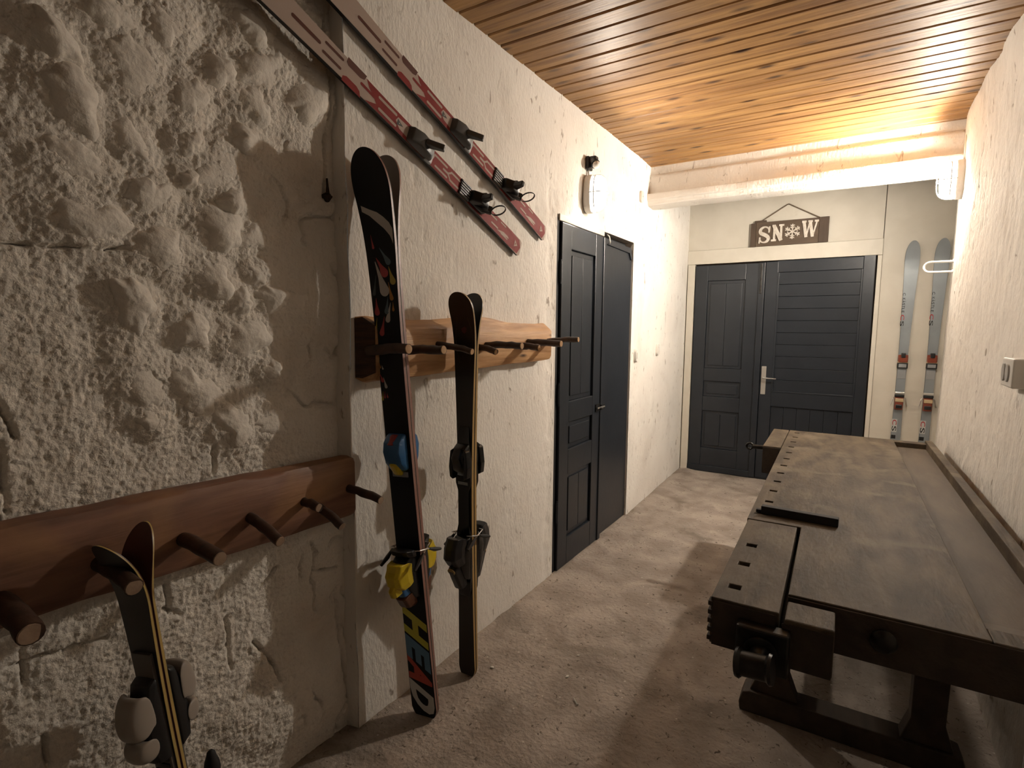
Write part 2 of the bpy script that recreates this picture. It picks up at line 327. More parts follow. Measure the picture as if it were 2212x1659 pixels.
def rough_h(y, z):
    smooth = sstep(.93, 1.06, y+.05*fbm(y, z, 4, 2, 61))*(1-sstep(1.85, 2.05, z))       # flatter plaster towards the corner
    big = .010*fbm(y, z, 2.2, 3, 51)
    lump = .008*(.30-np.abs(gnoise(y*55, z*55, 71)))+.006*(.3-np.abs(gnoise(y*95, z*95, 73)))+.005*gnoise(y*115, z*115, 75)+.006*fbm(y, z, 18, 2, 77)
    bulge = np.zeros_like(y)
    for (cy, cz, ay, az, by, bz) in STONES:
        det = ay*bz-az*by
        a = ((y-cy)*bz-(z-cz)*by)/det; b = ((z-cz)*ay-(y-cy)*az)/det
        d2 = (a*a+b*b)/2.2; bulge = np.maximum(bulge, .020*np.exp(-d2*d2))
    j = np.zeros_like(y)
    for pl in JOINTS:
        for p, q in zip(pl[:-1], pl[1:]):
            d = seg_dist(y+.006*gnoise(y*25, z*25, 81), z+.006*gnoise(y*25, z*25, 83), p, q)
            j = np.maximum(j, np.exp(-(d/.0036)**2)*(.35+.65*(gnoise(y*14, z*14, 85) > -.15)))
    wy = y+.02*fbm(y, z, 20, 2, 94); wz = z+.02*fbm(y, z, 20, 2, 95); crk = np.abs(gnoise(wy*9, wz*6, 91)); crk = np.exp(-(crk/.030)**2)*smooth*sstep(.0, .2, gnoise(y*7, z*7, 93)+.05)
    big = big+smooth*(.007*fbm(y, z, 7, 3, 96))
    return big+lump*(1-.52*smooth)+bulge*(1-.5*smooth)-.030*j-.018*crk
def rough_fn(y, z): return XR+rough_h(y, z), y, z
RY = np.concatenate([lin(Y_BACK, .12, .03), lin(.12, 1.215, .0042)[1:]]); RZ = lin(-.02, CEIL+.02, .0042)
wr = grid_obj('wall_near_left', RY, RZ, rough_fn, M_ROUGH); tag(wr, kind='structure')
for si, (cy, cz, ay, az, by, bz) in enumerate(STONES):
    rs = random.Random(si); H = (.037 if si < 36 else .018)*rs.uniform(.8, 1.25); NS, NR = 56, 18
    ph = [rs.uniform(0, 6.28) for _ in range(4)]
    mb = MB(); sc1 = 1.13; ring = []
    for r_ in range(NR+1):
        rr = 1-r_/NR*.999; row = []
        for k in range(NS):
            th = 2*math.pi*k/NS
            ro = sc1*(1+.10*math.sin(2*th+ph[0])+.10*math.sin(3*th+ph[1])+.07*math.sin(5*th+ph[2])+.04*math.sin(8*th+ph[3]))
            a = rr*ro*math.cos(th); b = rr*ro*math.sin(th)
            yy = cy+a*ay+b*by; zz = cz+a*az+b*bz
            hh = (1-rr**2.5)**.68
            hx = H*hh*(1+.22*a*math.cos(ph[3])+.22*b*math.sin(ph[3]))+.012*float(gnoise(yy*12, zz*12, 99))*hh+.010*float(gnoise(yy*38, zz*38, 98))*rr*rr+.006*float(gnoise(yy*85, zz*85, 97))*(.12+rr*rr)
            row.append((XR-.004+hx+.010*float(fbm(yy, zz, 2.2, 2, 51)), yy, zz))
        ring.append(row)
    mb.rings(ring); mb.build('stone', M_STONE, wr, smooth=True)

# right wall
def rw_base(y):
    return np.interp(y, [Y_BACK, 1.0, 2.9, 3.7, 4.0, 4.16, Y_END+.1], [.49, .48, .468, .445, .438, .452, .590])
def rw_fn(y, z):
    top = sstep(2.25, 2.6, z)*.028*sstep(3.95, 3.3, y)*(1+fbm(y, z, 3, 2, 12))
    x = rw_base(y)-top*.6-.006*fbm(y, z, 1.3, 3, 15)-.0020*fbm(y, z*.55, 9, 4, 17)-.0032*fbm(y, z*.4, 26, 2, 19)
    pits = np.clip(fbm(y, z*.6, 24, 2, 45)-.3, 0, 1); x = x+.018*pits
    d = seg_dist(y, z, (1.86, .64), (1.98, .40)); d = np.minimum(d, seg_dist(y, z, (1.98, .40), (2.02, .12)))
    x = x+.02*np.exp(-(d/.012)**2)
    return x, y, z
wrt = grid_obj('wall_right', lin(Y_BACK, Y_END+.05, .014), lin(-.02, CEIL+.02, .014), rw_fn, M_PLASTER, flip=True); tag(wrt, kind='structure')
# wall behind the camera
wb = grid_obj('wall_back', lin(-1.8, .8, .05), lin(-.02, CEIL+.02, .05), lambda x, z: (x, Y_BACK+.006*fbm(x, z, 2, 3, 5), z), M_PLASTER, flip=True); tag(wb, kind='structure')
# end wall of painted boards around the double door
we = MB().box((-1.6, Y_END+.03, -.02), (.8, Y_END+.10, CEIL+.05)).build('wall_end', M_BACK); tag(we, kind='structure')
def wbox(name, x0, x1, y0, y1, z0, z1, m, par, bev=.003): return MB().box((x0, y0, z0), (x1, y1, z1)).build(name, m, par, bevel=bev)
wbox('wall_panel', -1.448, .126, Y_END, Y_END+.029, 2.143, CEIL+.02, M_ENDWALL, we)
wbox('wall_panel', .130, .66, Y_END, Y_END+.029, 0, CEIL+.02, M_ENDWALL, we)
wbox('wall_panel', -1.56, -1.452, Y_END+.002, Y_END+.029, 0, CEIL+.02, M_ENDWALL, we)
t = wbox('trim_1', -1.43, -1.365, Y_END-.022, Y_END+.03, 0, 2.01, M_TRIM, None); tag(t, kind='structure')
t = wbox('trim_2', -1.435, .129, Y_END-.018, Y_END+.03, 2.012, 2.141, M_TRIM, None); tag(t, kind='structure')
t = wbox('trim_3', .098, .129, Y_END-.012, Y_END+.03, 0, 2.011, M_TRIM, None); tag(t, kind='structure')

# plastered steel beam under the ceiling
bx = lin(-1.46, .50, .02)
prof = [(4.122, CEIL+.01), (4.120, 2.548), (4.108, 2.538), (4.100, 2.522), (4.102, 2.46), (4.104, 2.41), (4.101, 2.402), (4.060, 2.398), (4.046, 2.394), (4.042, 2.386), (4.043, 2.352), (4.047, 2.346), (4.058, 2.344), (4.061, 2.338), (4.062, 2.322), (4.070, 2.314), (4.090, 2.310), (4.20, 2.308), (4.245, 2.315), (4.25, CEIL+.01)]
pp = np.array(prof)
def beam_fn(x, k):
    ki = k.astype(int); y = pp[ki, 0]; z = pp[ki, 1]
    return x, y+.004*fbm(x, z*1.0, 5, 3, 6), z+.004*fbm(x, y, 4, 3, 16)*(z < 2.5)
bm_ = grid_obj('trim_4', bx, np.arange(len(prof)), beam_fn, M_PLASTER, smooth=False, flip=False); tag(bm_, kind='structure')
bm_.data.shade_smooth(); bm_.data.set_sharp_from_angle(angle=.55)

# ------------------------------------------------------------------ door helpers
def panel_leaf(par, mk, a0, a1, z0, z1, d, stile, rails, panels, split=None, m=None):
    """framed leaf: mk(name, a0,a1,z0,z1,d0,d1,mat,parent,bevel) builds a box in wall coordinates; d = face depth"""
    th = .032
    mk('stile', a0, a0+stile, z0, z1, d-th, d, m, par); mk('stile', a1-stile, a1, z0, z1, d-th, d, m, par)
    for (r0, r1) in rails: mk('rail', a0+stile, a1-stile, r0, r1, d-th, d-.0006, m, par)
    for (p0, p1) in panels:
        b0, b1 = a0+stile, a1-stile
        p = mk('panel', b0, b1, p0, p1, d-th, d-.016, m, par)
        nb = split or 1; mw = .028
        i0, i1, j0, j1 = b0+mw, b1-mw, p0+mw, p1-mw
        if j1-j0 < .05: mwz = .014; j0, j1 = p0+mwz, p1-mwz
        if p1-p0 < .25:
            mk('raised_field', i0, i1, j0, j1, d-.016, d-.008, m, p, .004)
        else:
            for q in range(nb):
                e0 = i0+(i1-i0)*q/nb+(.001 if q else 0); e1 = i0+(i1-i0)*(q+1)/nb-(.001 if q < nb-1 else 0)
                mk('raised_field', e0, e1, j0, j1, d-.016, d-.008, m, p, .003)
# side door in the left wall
d1 = empty('door_1', (-1.38, 0, 0)); tag(d1, kind='structure')
def mkL(name, a0, a1, z0, z1, x0, x1, m, par, bev=.0035):
    return MB().box((x0, a0, z0), (x1, a1, z1)).build(name, m, par, bevel=bev)
mkL('jamb', D1Y0, D1Y0+.035, 0, 1.985, -.06, -.004, M_BLACKM, d1)
mkL('back_panel', D1Y0, D1Y1, 0.002, 1.995, -.10, -.062, M_BLACKM, d1)
mkL('lintel', D1Y0+.02, 3.23, 1.968, 2.004, -.05, .006, M_TRIM, d1)
leafA = empty('door_leaf', (0, 0, 0)); leafA.parent = d1
panel_leaf(leafA, mkL, 2.645, 3.205, .012, 1.962, .012, .115, [(.012, .175), (.555, .70), (.86, .98), (1.83, 1.962)], [(.175, .555), (.70, .86), (.98, 1.83)], 2, M_DOOR)
leafB = empty('door_leaf'); leafB.parent = d1
zz = [(3.235, .01), (3.762, .01), (3.762, 1.90), (3.72, 1.955), (3.235, 1.965)]
MB().prism(zz, lambda a, b, d: (d, a, b), -.045, -.012).build('slab', M_DOOR, leafB, bevel=.003)
MB().box((-.012, 3.196, .012), (.020, 3.236, 1.958)).build('cover_strip', M_DOOR, leafB, bevel=.004)
MB().prism([(3.24, 1.930), (3.70, 1.920), (3.735, 1.875), (3.757, 1.885), (3.725, 1.958), (3.24, 1.966)], lambda a, b, d: (d, a, b), -.014, -.002).build('edge_strip', M_DOOR, leafB, bevel=.002)
for zc in (1.70, 1.03, .36):
    MB().tube([(.006, 2.643, zc-.055), (.006, 2.643, zc+.055)], .009, 10).tube([(.006, 2.643, zc-.065), (.006, 2.643, zc+.065)], .005, 8).build('hinge', M_DOOR, leafA, smooth='auto')
lt = MB().box((.012, 3.13, .872), (.018, 3.19, .918)).box((.020, 3.198, .878), (.026, 3.25, .91)).build('latch', M_IRON, leafA, bevel=.001)
MB().tube([(.026, 3.135, .895), (.026, 3.245, .895)], .006, 8).tube([(.026, 3.17, .895), (.050, 3.17, .893)], .005, 8).build('bolt', M_STEEL, lt, smooth='auto')
MB().tube([(-.006, 3.30, 1.99), (.012, 3.29, 1.975), (.014, 3.30, 1.945), (.004, 3.315, 1.935)], .004, 8).build('hook', M_WPLASTIC, leafB, smooth=True)

# double door in the end wall
d2 = empty('door_2', (0, Y_END, 0)); tag(d2, kind='structure')
def mkE(name, a0, a1, z0, z1, p0, p1, m, par, bev=.0035):
    return MB().box((a0, -p1, z0), (a1, -p0, z1)).build(name, m, par, bevel=bev)
lA = empty('door_leaf'); lA.parent = d2
panel_leaf(lA, mkE, -1.358, -.790, .012, 1.998, .010, .115, [(.012, .235), (.605, .745), (.895, 1.02), (1.852, 1.998)], [(.235, .605), (.745, .895), (1.02, 1.852)], 2, M_DOOR)
mkE('kick_board', -1.362, -.79, .004, .062, .010, .024, M_DOOR, lA)
mkE('cover_strip', -.792, -.742, .012, 2.0, .006, .026, M_DOOR, lA)
MB().box((-.782, -.032, 1.72), (-.764, -.026, 1.99)).build('shoot_bolt', M_IRON, lA, bevel=.002)
lB = empty('door_leaf'); lB.parent = d2
mkE('stile', -.740, -.637, .012, 2.004, -.022, .008, M_DOOR, lB); mkE('stile', .004, .088, .012, 2.016, -.022, .008, M_DOOR, lB)
mkE('rail', -.637, .004, 1.905, 2.008, -.022, .0074, M_DOOR, lB); mkE('rail', -.637, .004, .695, .832, -.022, .0074, M_DOOR, lB); mkE('rail', -.637, .004, .012, .20, -.022, .0074, M_DOOR, lB)
pitch = (1.905-.832)/10
for k in range(10):
    z0 = .832+k*pitch
    MB().prism([(.0, z0+.001), (-.004, z0+pitch-.0015), (.012, z0+pitch-.0015), (.012, z0+.001)], lambda a, b, d: (d, a-.0005, b), -.637, .004).build('louvre_board', M_DOOR, lB, bevel=.0015)
mkE('bead', -.640, -.625, .832, 1.905, .004, .012, M_DOOR, lB, .002); mkE('bead', -.008, .006, .832, 1.905, .004, .012, M_DOOR, lB, .002); mkE('bead', -.637, .004, .826, .838, .004, .012, M_DOOR, lB, .002)
for k in range(6):
    x0 = -.637+k*.641/6
    mkE('board', x0+.001, x0+.641/6-.001, .20, .695, -.022, -.008, M_DOOR, lB, .003)
hd = MB().box((-.728, -.014, .80), (-.688, -.008, 1.06)).build('handle_plate', M_SILB, lB, bevel=.004, label='worn pale metal handle plate with lever')
MB().tube([(-.708, -.014, .955), (-.708, -.050, .955), (-.700, -.056, .955), (-.60, -.056, .952)], [.008, .008, .008, .007], 10).build('lever', M_STEEL, hd, smooth='auto')
MB().box((-.30, -.03, 0), (-.29, -.029, .01)) 
MB().box((-1.36, -.01, 0), (.09, .02, .012)).build('threshold', M_BLACKM, d2)

# ------------------------------------------------------------------ lamps, sensor, switches
def superring(rx, rz, y, n=36, e=3.2):
    out = []
    for k in range(n):
        a = 2*math.pi*k/n; c, s_ = math.cos(a), math.sin(a)
        out.append((rx*math.copysign(abs(c)**(2/e), c), y, rz*math.copysign(abs(s_)**(2/e), s_)))
    return out
def bulkhead(loc, rotz, label, key, gain):
    """oval bulkhead lamp; local +y away from the wall"""
    r = empty('bulkhead_lamp', loc, rotz); tag(r, label, 'lamp', 'caged bulkhead wall lamps')
    MB().rings([superring(.052, .104, 0, e=2.6), superring(.055, .107, .008, e=2.6), superring(.055, .107, .030, e=2.6), superring(.050, .102, .038, e=2.6)]).build('lamp_base', M_WPLASTIC, r, smooth='auto')
    MB().rings([superring(.043, .092, .039, e=2.8), superring(.043, .092, .075, e=2.8), superring(.040, .088, .092, e=2.8), superring(.030, .076, .104, e=2.6), superring(.012, .040, .109, e=2.4), superring(.001, .002, .110)]).build('glass', [mat('lit_glass_side_'+key, (.9, .9, .88), .3, emit=(LAMP_COLOR, LAMP_STRENGTH*gain*.009)), mat('lit_glass_'+key, (.9, .9, .88), .3, emit=(LAMP_COLOR, LAMP_STRENGTH*gain)), mat('lit_glass_upper_'+key, (.9, .9, .88), .3, emit=(LAMP_COLOR, LAMP_STRENGTH*gain*.35))], r, smooth=True)
    gl = [x for x in r.children if x.name.startswith('glass')][0]
    for p_ in gl.data.polygons:
        if p_.center.y > .100: p_.material_index = 1 if p_.center.z < .03 else 2
        elif p_.normal.z < -.6 and p_.center.z < -.06: p_.material_index = 2
    cg = MB(); R = .0028
    ring = superring(.052, .101, .062, 36, 2.6); cg.tube(ring+[ring[0]], R, 6)
    arc = lambda rad, dep, ax: [((rad*math.copysign(abs(math.cos(a))**.6, math.cos(a)) if ax == 0 else 0), .034+dep*abs(math.sin(a))**.55, (rad*math.copysign(abs(math.cos(a))**.6, math.cos(a)) if ax else 0)) for a in np.linspace(0, math.pi, 22)]
    cg.tube(arc(.103, .088, 1), R, 6)
    for dz in (.0,):
        cg.tube([(x, y, z+dz) for x, y, z in arc(.054, .088, 0)], R, 6)
    cg.build('cage', M_GREYP, r, smooth='auto')
    return r
# rotz -90: local +y -> +X (left wall lamp), +90: local +y -> -X (right wall lamp)
bulkhead((-1.374, 2.955, 2.165), -math.pi/2, 'lit caged wall lamp above the dark side door', 'left', LEFT_LAMP)
lr = bulkhead((.444, 3.965, 2.236), math.pi/2, 'lit caged wall lamp on the right wall beside the beam', 'right', RIGHT_LAMP)
MB().tube([(0.0, .006, .105), (0.0, .006, .17), (0.01, .004, .24)], .006, 8).build('cable', M_WPLASTIC, lr, smooth=True)
ps = empty('motion_sensor', (-1.375, 2.955, 2.335)); tag(ps, 'black motion sensor with white eye above the left wall lamp', 'sensor')
MB().box((0, -.030, -.035), (.022, .030, .04)).box((.018, -.022, -.012), (.060, .022, .038)).build('housing', M_BLACK, ps, bevel=.008, seg=3)
MB().lathe([(.024, 0), (.027, .012), (.027, .03)], axisM((.035, -.004, .008), (.75, -.35, -.65)), 18).build('collar', M_BLACK, ps, smooth='auto')
MB().lathe([(.022, 0), (.021, .010), (.016, .019), (.008, .023), (.001, .024)], axisM((.058, -.015, -.012), (.75, -.35, -.65)), 18).build('eye', M_WPLASTIC, ps, smooth=True)
MB().tube([(.004, 0, -.035), (.008, .004, -.06), (.006, -.002, -.075)], .006, 8).build('cable', M_WPLASTIC, ps, smooth=True)
def switch(y, z, label, w_=.03, h=.05):
    r = empty('light_switch', (float(lw_base(np.array(y))), y, z)); tag(r, label, 'switch', 'white switches on the left wall')
    MB().rings([[(p[1], p[0], p[2]) for p in superring(w_*s_, h*s_, x, 24, 3)] for s_, x in ((1, -.006), (1, .014), (.9, .020))]).build('plate', M_WPLASTIC, r, smooth='auto')
    MB().box((.018, -w_*.5, -h*.45), (.025, w_*.5, h*.45)).build('rocker', M_WPLASTIC, r, bevel=.003)
switch(3.865, 1.198, 'white wall switch just right of the dark side door')
switch(4.438, 1.224, 'white wall switch farther along, towards the double door')
jb = empty('junction_cover', (-1.381, 3.886, 2.341)); tag(jb, 'small cream junction cover on the wall left of the beam end', 'cover')
MB().rings([[(p[1], p[0], p[2]) for p in superring(.028*s_, .040*s_, x, 24, 3.5)] for s_, x in ((1, -.006), (1, .012), (.85, .017))]).build('cap', M_TRIM, jb, smooth='auto')
MB().lathe([(.005, 0), (.004, .003)], axisM((.016, 0, 0), (1, 0, 0)), 10).build('screw', M_STEEL, jb)
# double socket box on the right wall
sb = empty('socket_box', (.470, 2.40, 1.262)); tag(sb, 'cream double rocker box on the right wall above the bench', 'socket')
MB().box((-.045, -.075, -.048), (.012, .075, .048)).build('case', M_WPLASTIC, sb, bevel=.006)
for dy in (-.025, .03):
    MB().rings([[(p[1]-.047, p[0]+dy, p[2]) for p in superring(.021*s_, .030*s_, x, 24, 2.2)] for s_, x in ((1, 0.004), (.97, -.003))]).build('rocker', M_GREYP, sb, smooth='auto')
# white loop hook on the right wall
hk = empty('wall_hook', (.452, 4.12, 1.775)); tag(hk, 'white bent tube hook sticking out of the right wall', 'hook')
hp = [(.02, 0, .03)]+[(-.11-.032*math.sin(a), .012*math.sin(a), .03*math.cos(a)) for a in np.linspace(0, math.pi, 10)]+[(.02, 0, -.03)]
MB().tube(hp, .0065, 8).build('loop', M_WPLASTIC, hk, smooth='auto')
MB().lathe([(.012, 0), (.011, .006)], axisM((-.004, 0, .03), (-1, 0, 0)), 12).build('foot_plate', M_WPLASTIC, hk)
MB().lathe([(.012, 0), (.011, .006)], axisM((-.004, 0, -.03), (-1, 0, 0)), 12).build('foot_plate', M_WPLASTIC, hk)
# rusty bracket in the corner of the stone wall
rb = empty('iron_bracket', (-1.425, 1.160, 1.80)); tag(rb, 'rusty iron stub set in the stone wall corner', 'bracket')
MB().rings([[(x_-.012, .015*k_*math.cos(a)*(1+.25*math.sin(3*a)), .012*k_*math.sin(a)*(1+.3*math.cos(4*a))) for a in np.linspace(0, 2*math.pi, 15)[:-1]] for x_, k_ in ((-.03, 1), (.012, 1.05), (.020, .7), (.022, .2))]).build('stub', M_RUST, rb)
MB().tube([(.004, -.004, .010), (.006, -.006, .03), (.002, -.004, .055)], [.006, .004, .003], 8).build('rod', M_RUST, rb, smooth='auto')

# ------------------------------------------------------------------ SNOW sign
sg = empty('hanging_sign', (-.572, Y_END-.002, 2.247)); tag(sg, 'brown wooden sign with white SNOW lettering hanging over the double door', 'sign')
SW, SH = .615, .212
def sgb(name, x0, x1, z0, z1, d0, d1, m, par=sg, bev=.002): return MB().box((x0, -d1, z0), (x1, -d0, z1)).build(name, m, par, bevel=bev)
brd = sgb('board', -SW/2+.045, SW/2-.075, -SH/2, SH/2, .012, .030, M_SIGN)
sgb('end_strip', -SW/2, -SW/2+.044, -SH/2-.002, SH/2-.004, .012, .026, M_SIGN2)
sgb('end_strip', SW/2-.074, SW/2, -SH/2+.002, SH/2+.003, .012, .026, M_SIGN2)
sgb('batten', -SW/2+.03, -SW/2+.125, SH/2-.004, SH/2+.018, .004, .022, M_SIGN2)
MB().tube([(-SW/2+.08, -.014, SH/2+.01), (-.02, -.012, .244), (-.008, -.012, .247), (SW/2-.07, -.014, SH/2)], .0042, 6).build('string', M_STRING, sg, smooth='auto')
MB().tube([(-.012, .004, .245), (-.012, -.018, .247)], .003, 8).build('nail', M_IRON, sg)
STK = [0]
def stroke(mb, pts, wd, d0=.0295, d1=.038):
    """thick polyline in the sign plane"""
    STK[0] = (STK[0]+1) % 9; d1 += .0005*STK[0]
    pts = [Vector((p[0], p[1])) for p in pts]; wd = wd if isinstance(wd, list) else [wd]*len(pts)
    L_, R_ = [], []
    for i, p in enumerate(pts):
        t = (pts[min(i+1, len(pts)-1)]-pts[max(i-1, 0)]).normalized(); n = Vector((-t.y, t.x))*wd[i]/2
        L_.append(p+n); R_.append(p-n)
    n = len(pts)
    v = [(p.x, -d0, p.y) for p in L_+R_]+[(p.x, -d1, p.y) for p in L_+R_]
    f = []
    for i in range(n-1):
        f += [(i, i+1, n+i+1, n+i), (2*n+i, 2*n+n+i, 2*n+n+i+1, 2*n+i+1), (i, 2*n+i, 2*n+i+1, i+1), (n+i, n+i+1, 3*n+i+1, 3*n+i)]
    f += [(0, n, 3*n, 2*n), (n-1, 3*n-1, 4*n-1, 2*n-1)]
    mb.add(v, f)
def letter_at(fx0, fx1): return -SW/2+fx0*SW, (fx1-fx0)*SW
LH = .142
# S
x0, wx = letter_at(.115, .262); s_ = MB(); z0 = -.078
cur = [(.93, .70), (.86, .86), (.66, .965), (.42, .965), (.20, .88), (.11, .73), (.20, .60), (.45, .52), (.70, .42), (.86, .29), (.80, .13), (.60, .045), (.36, .04), (.17, .12), (.08, .28)]
sm = []
for i in range(len(cur)-1):
    p0, p1, p2, p3 = cur[max(i-1, 0)], cur[i], cur[i+1], cur[min(i+2, len(cur)-1)]
    for t in np.linspace(0, 1, 5)[:-1]:
        sm.append(tuple(.5*(2*p1[k]+(p2[k]-p0[k])*t+(2*p0[k]-5*p1[k]+4*p2[k]-p3[k])*t*t+(3*p1[k]-p0[k]-3*p2[k]+p3[k])*t**3) for k in (0, 1)))
sm.append(cur[-1])
nn = len(sm); wds = [.013+.019*math.sin(math.pi*min(max((i/nn-.18)/.64, 0), 1)) for i in range(nn)]
stroke(s_, [(x0+a*wx, z0+b*LH) for a, b in sm], wds); stroke(s_, [(x0+.90*wx, z0+.62*LH), (x0+.95*wx, z0+1.0*LH)], .013); stroke(s_, [(x0+.10*wx, z0+.36*LH), (x0+.04*wx, z0-.02*LH)], .013)
s_.build('letter_s', M_LETTER, brd)
# N
x0, wx = letter_at(.276, .444); n_ = MB(); z0 = -.070
P = lambda a, b: (x0+a*wx, z0+b*LH)
stroke(n_, [P(.25, .02), P(.25, .97)], .018); stroke(n_, [P(.78, .03), P(.78, .98)], .018); stroke(n_, [P(.20, .97), P(.80, .03)], .030)
stroke(n_, [P(.02, .06), P(.42, .06)], .016); stroke(n_, [P(.08, .95), P(.34, .95)], .016); stroke(n_, [P(.60, .96), P(1.0, .96)], .016)
n_.build('letter_n', M_LETTER, brd)
# snowflake
x0, wx = letter_at(.452, .652); fk = MB(); cx_, cz_ = x0+wx/2, .004
for k in range(6):
    a = math.radians(90+60*k); d = Vector((math.cos(a), math.sin(a))); Rk = .064
    stroke(fk, [(cx_, cz_), (cx_+d.x*Rk, cz_+d.y*Rk)], .009)
    for q, ln in ((.42, .020), (.68, .021)):
        for sgn in (-1, 1):
            b = a+sgn*math.radians(52); o_ = (cx_+d.x*Rk*q, cz_+d.y*Rk*q)
            stroke(fk, [o_, (o_[0]+math.cos(b)*ln, o_[1]+math.sin(b)*ln)], .0075)
fk.build('snowflake', M_LETTER, brd)
# W
x0, wx = letter_at(.672, .872); w_ = MB(); z0 = -.058
P = lambda a, b: (x0+a*wx, z0+b*LH)
stroke(w_, [P(.10, .97), P(.27, .03)], .024); stroke(w_, [P(.27, .03), P(.48, .97)], .012); stroke(w_, [P(.48, .97), P(.67, .03)], .024); stroke(w_, [P(.67, .03), P(.92, .97)], .012)
for a0, a1 in ((-.02, .26), (.36, .64), (.76, 1.02)): stroke(w_, [P(a0, .96), P(a1, .96)], .016)
w_.build('letter_w', M_LETTER, brd)

# ------------------------------------------------------------------ peg racks
def slab(y0, y1, zfn, x_back, x_front, ny=60, edge=.012, seed=0, cham=.45, slant=0):
    """live-edge slab along Y: cross-section with a slanting top and bottom edge, wavering outline"""
    rings = []
    for i in range(ny+1):
        y = y0+(y1-y0)*i/ny; zb, zt = zfn(y, i/ny)
        wv = lambda s, f=4: float(fbm(np.array(y*1.0), np.array(s*3.1), f, 3, seed+s))
        zt2 = zt+edge*wv(1); zb2 = zb+edge*wv(2); xf = x_front+.004*wv(3, 4); th = xf-x_back
        e = min(i, ny-i)/ny*(y1-y0); rd = min(1, math.sqrt(max(0, 1-(1-min(e/.012, 1))**2))*.5+.5)
        zm = (zt2+zb2)/2; hz = (zt2-zb2)/2*(.93+.07*rd)
        c1 = cham*(.9+.4*wv(4, 2)); c2 = .22
        sec = [(x_back, zm-hz+.012), (x_back, zm+hz*.985), (x_back+th*.35, zm+hz), (xf-.006, zm+hz-c1*th-.01*abs(wv(5))), (xf, zm+hz-c1*th-.012), (xf+.001, zm), (xf, zm-hz+c2*th+.010), (xf-.008, zm-hz+c2*th*.5), (x_back+th*.3, zm-hz)]
        rings.append([(a*1.0, y+slant*max(0, 1-i/8)*(a-x_back)/th, b) for a, b in sec])
    return MB().rings(rings)
def peg(par, base, tip, r0, r1, cutmat, bend=.006, seed=0):
    rs = random.Random(seed); b = Vector(base); t = Vector(tip); n = 7
    d = (t-b).normalized(); side = d.orthogonal().normalized(); pts = []; rr = []
    for i in range(n+1):
        k = i/n; pts.append(b+(t-b)*k+side*bend*math.sin(math.pi*k)+Vector((0, rs.uniform(-1, 1), rs.uniform(-1, 1)))*.0016)
        rr.append((r0+(r1-r0)*k)*(1+rs.uniform(-.06, .06)))
    p = MB().tube([b-d*.02]+pts, [r0*.9]+rr, 14).build('peg', M_BARK, par, smooth='auto')
    e = pts[-1]; MB().lathe([(r1*.97, 0), (r1*.90, .0022), (r1*.3, .0026), (.0005, .0026)], axisM(e-d*.0006, d), 14).build('cut_end', cutmat, p, smooth='auto')
    return p
k1 = empty('peg_rack', (0, 0, 0)); tag(k1, 'golden live-edge slab rack with branch pegs holding the tall skis', 'rack')
b1 = slab(1.212, 2.432, lambda y, t: (1.218+.012*t, 1.436-.012*t-.012*math.sin(t*9)), -1.379, -1.312, 70, .008, 3, slant=.036).build('slab', M_OAKRACK, k1, smooth='auto')
MB().prism([(-1.376, 1.232), (-1.376, 1.424), (-1.352, 1.428), (-1.318, 1.402), (-1.318, 1.248), (-1.356, 1.230)], lambda a, b, d: (a, d+.036*(a+1.379)/.067, b), 1.2090, 1.2125).build('end_face', M_DARKEND, k1, label='dark end of the slab')  # near end in a darker wood colour than the slab
PEG1 = [((-1.31, 1.222, 1.322), (-1.152, 1.222, 1.330), .0165), ((-1.31, 1.385, 1.317), (-1.149, 1.385, 1.322), .0155), ((-1.31, 1.544, 1.332), (-1.150, 1.544, 1.312), .012), ((-1.31, 1.806, 1.316), (-1.225, 1.806, 1.298), .013), ((-1.31, 1.856, 1.323), (-1.135, 1.856, 1.324), .0145), ((-1.31, 2.133, 1.312), (-1.211, 2.133, 1.306), .0155), ((-1.31, 2.196, 1.328), (-1.134, 2.196, 1.325), .0155), ((-1.31, 2.392, 1.331), (-1.144, 2.398, 1.341), .0135)]
for i, (b, t, r) in enumerate(PEG1): peg(k1, (b[0]+.002, b[1], b[2]), t, r*1.05, r*.95, M_CUT, .005, i)
k2 = empty('peg_rack', (0, 0, 0)); tag(k2, 'dark reddish slab rack with branch pegs low on the stone wall', 'rack')
def z2(y, t): return (.770+.034*(1.2-y)/.9, .978+.034*(1.2-y)/.9)
b2 = slab(-.35, 1.192, z2, -1.415, -1.368, 80, .007, 23, .14).build('slab', M_DARKRACK, k2, smooth='auto')
PEG2 = [((-1.37, .311, .862), (-1.235, .318, .838), .021), ((-1.37, .476, .880), (-1.213, .476, .868), .0170), ((-1.37, .650, .876), (-1.207, .650, .864), .0165), ((-1.37, .825, .878), (-1.238, .825, .838), .0135), ((-1.37, .994, .876), (-1.296, .994, .869), .0125), ((-1.37, 1.051, .842), (-1.270, 1.051, .802), .0125), ((-1.37, 1.165, .873), (-1.229, 1.172, .857), .0125), ((-1.37, .10, .90), (-1.21, .10, .89), .017)]
for i, (b, t, r) in enumerate(PEG2): peg(k2, b, t, r*1.08, r*1.02, M_CUTD, .003, 40+i)

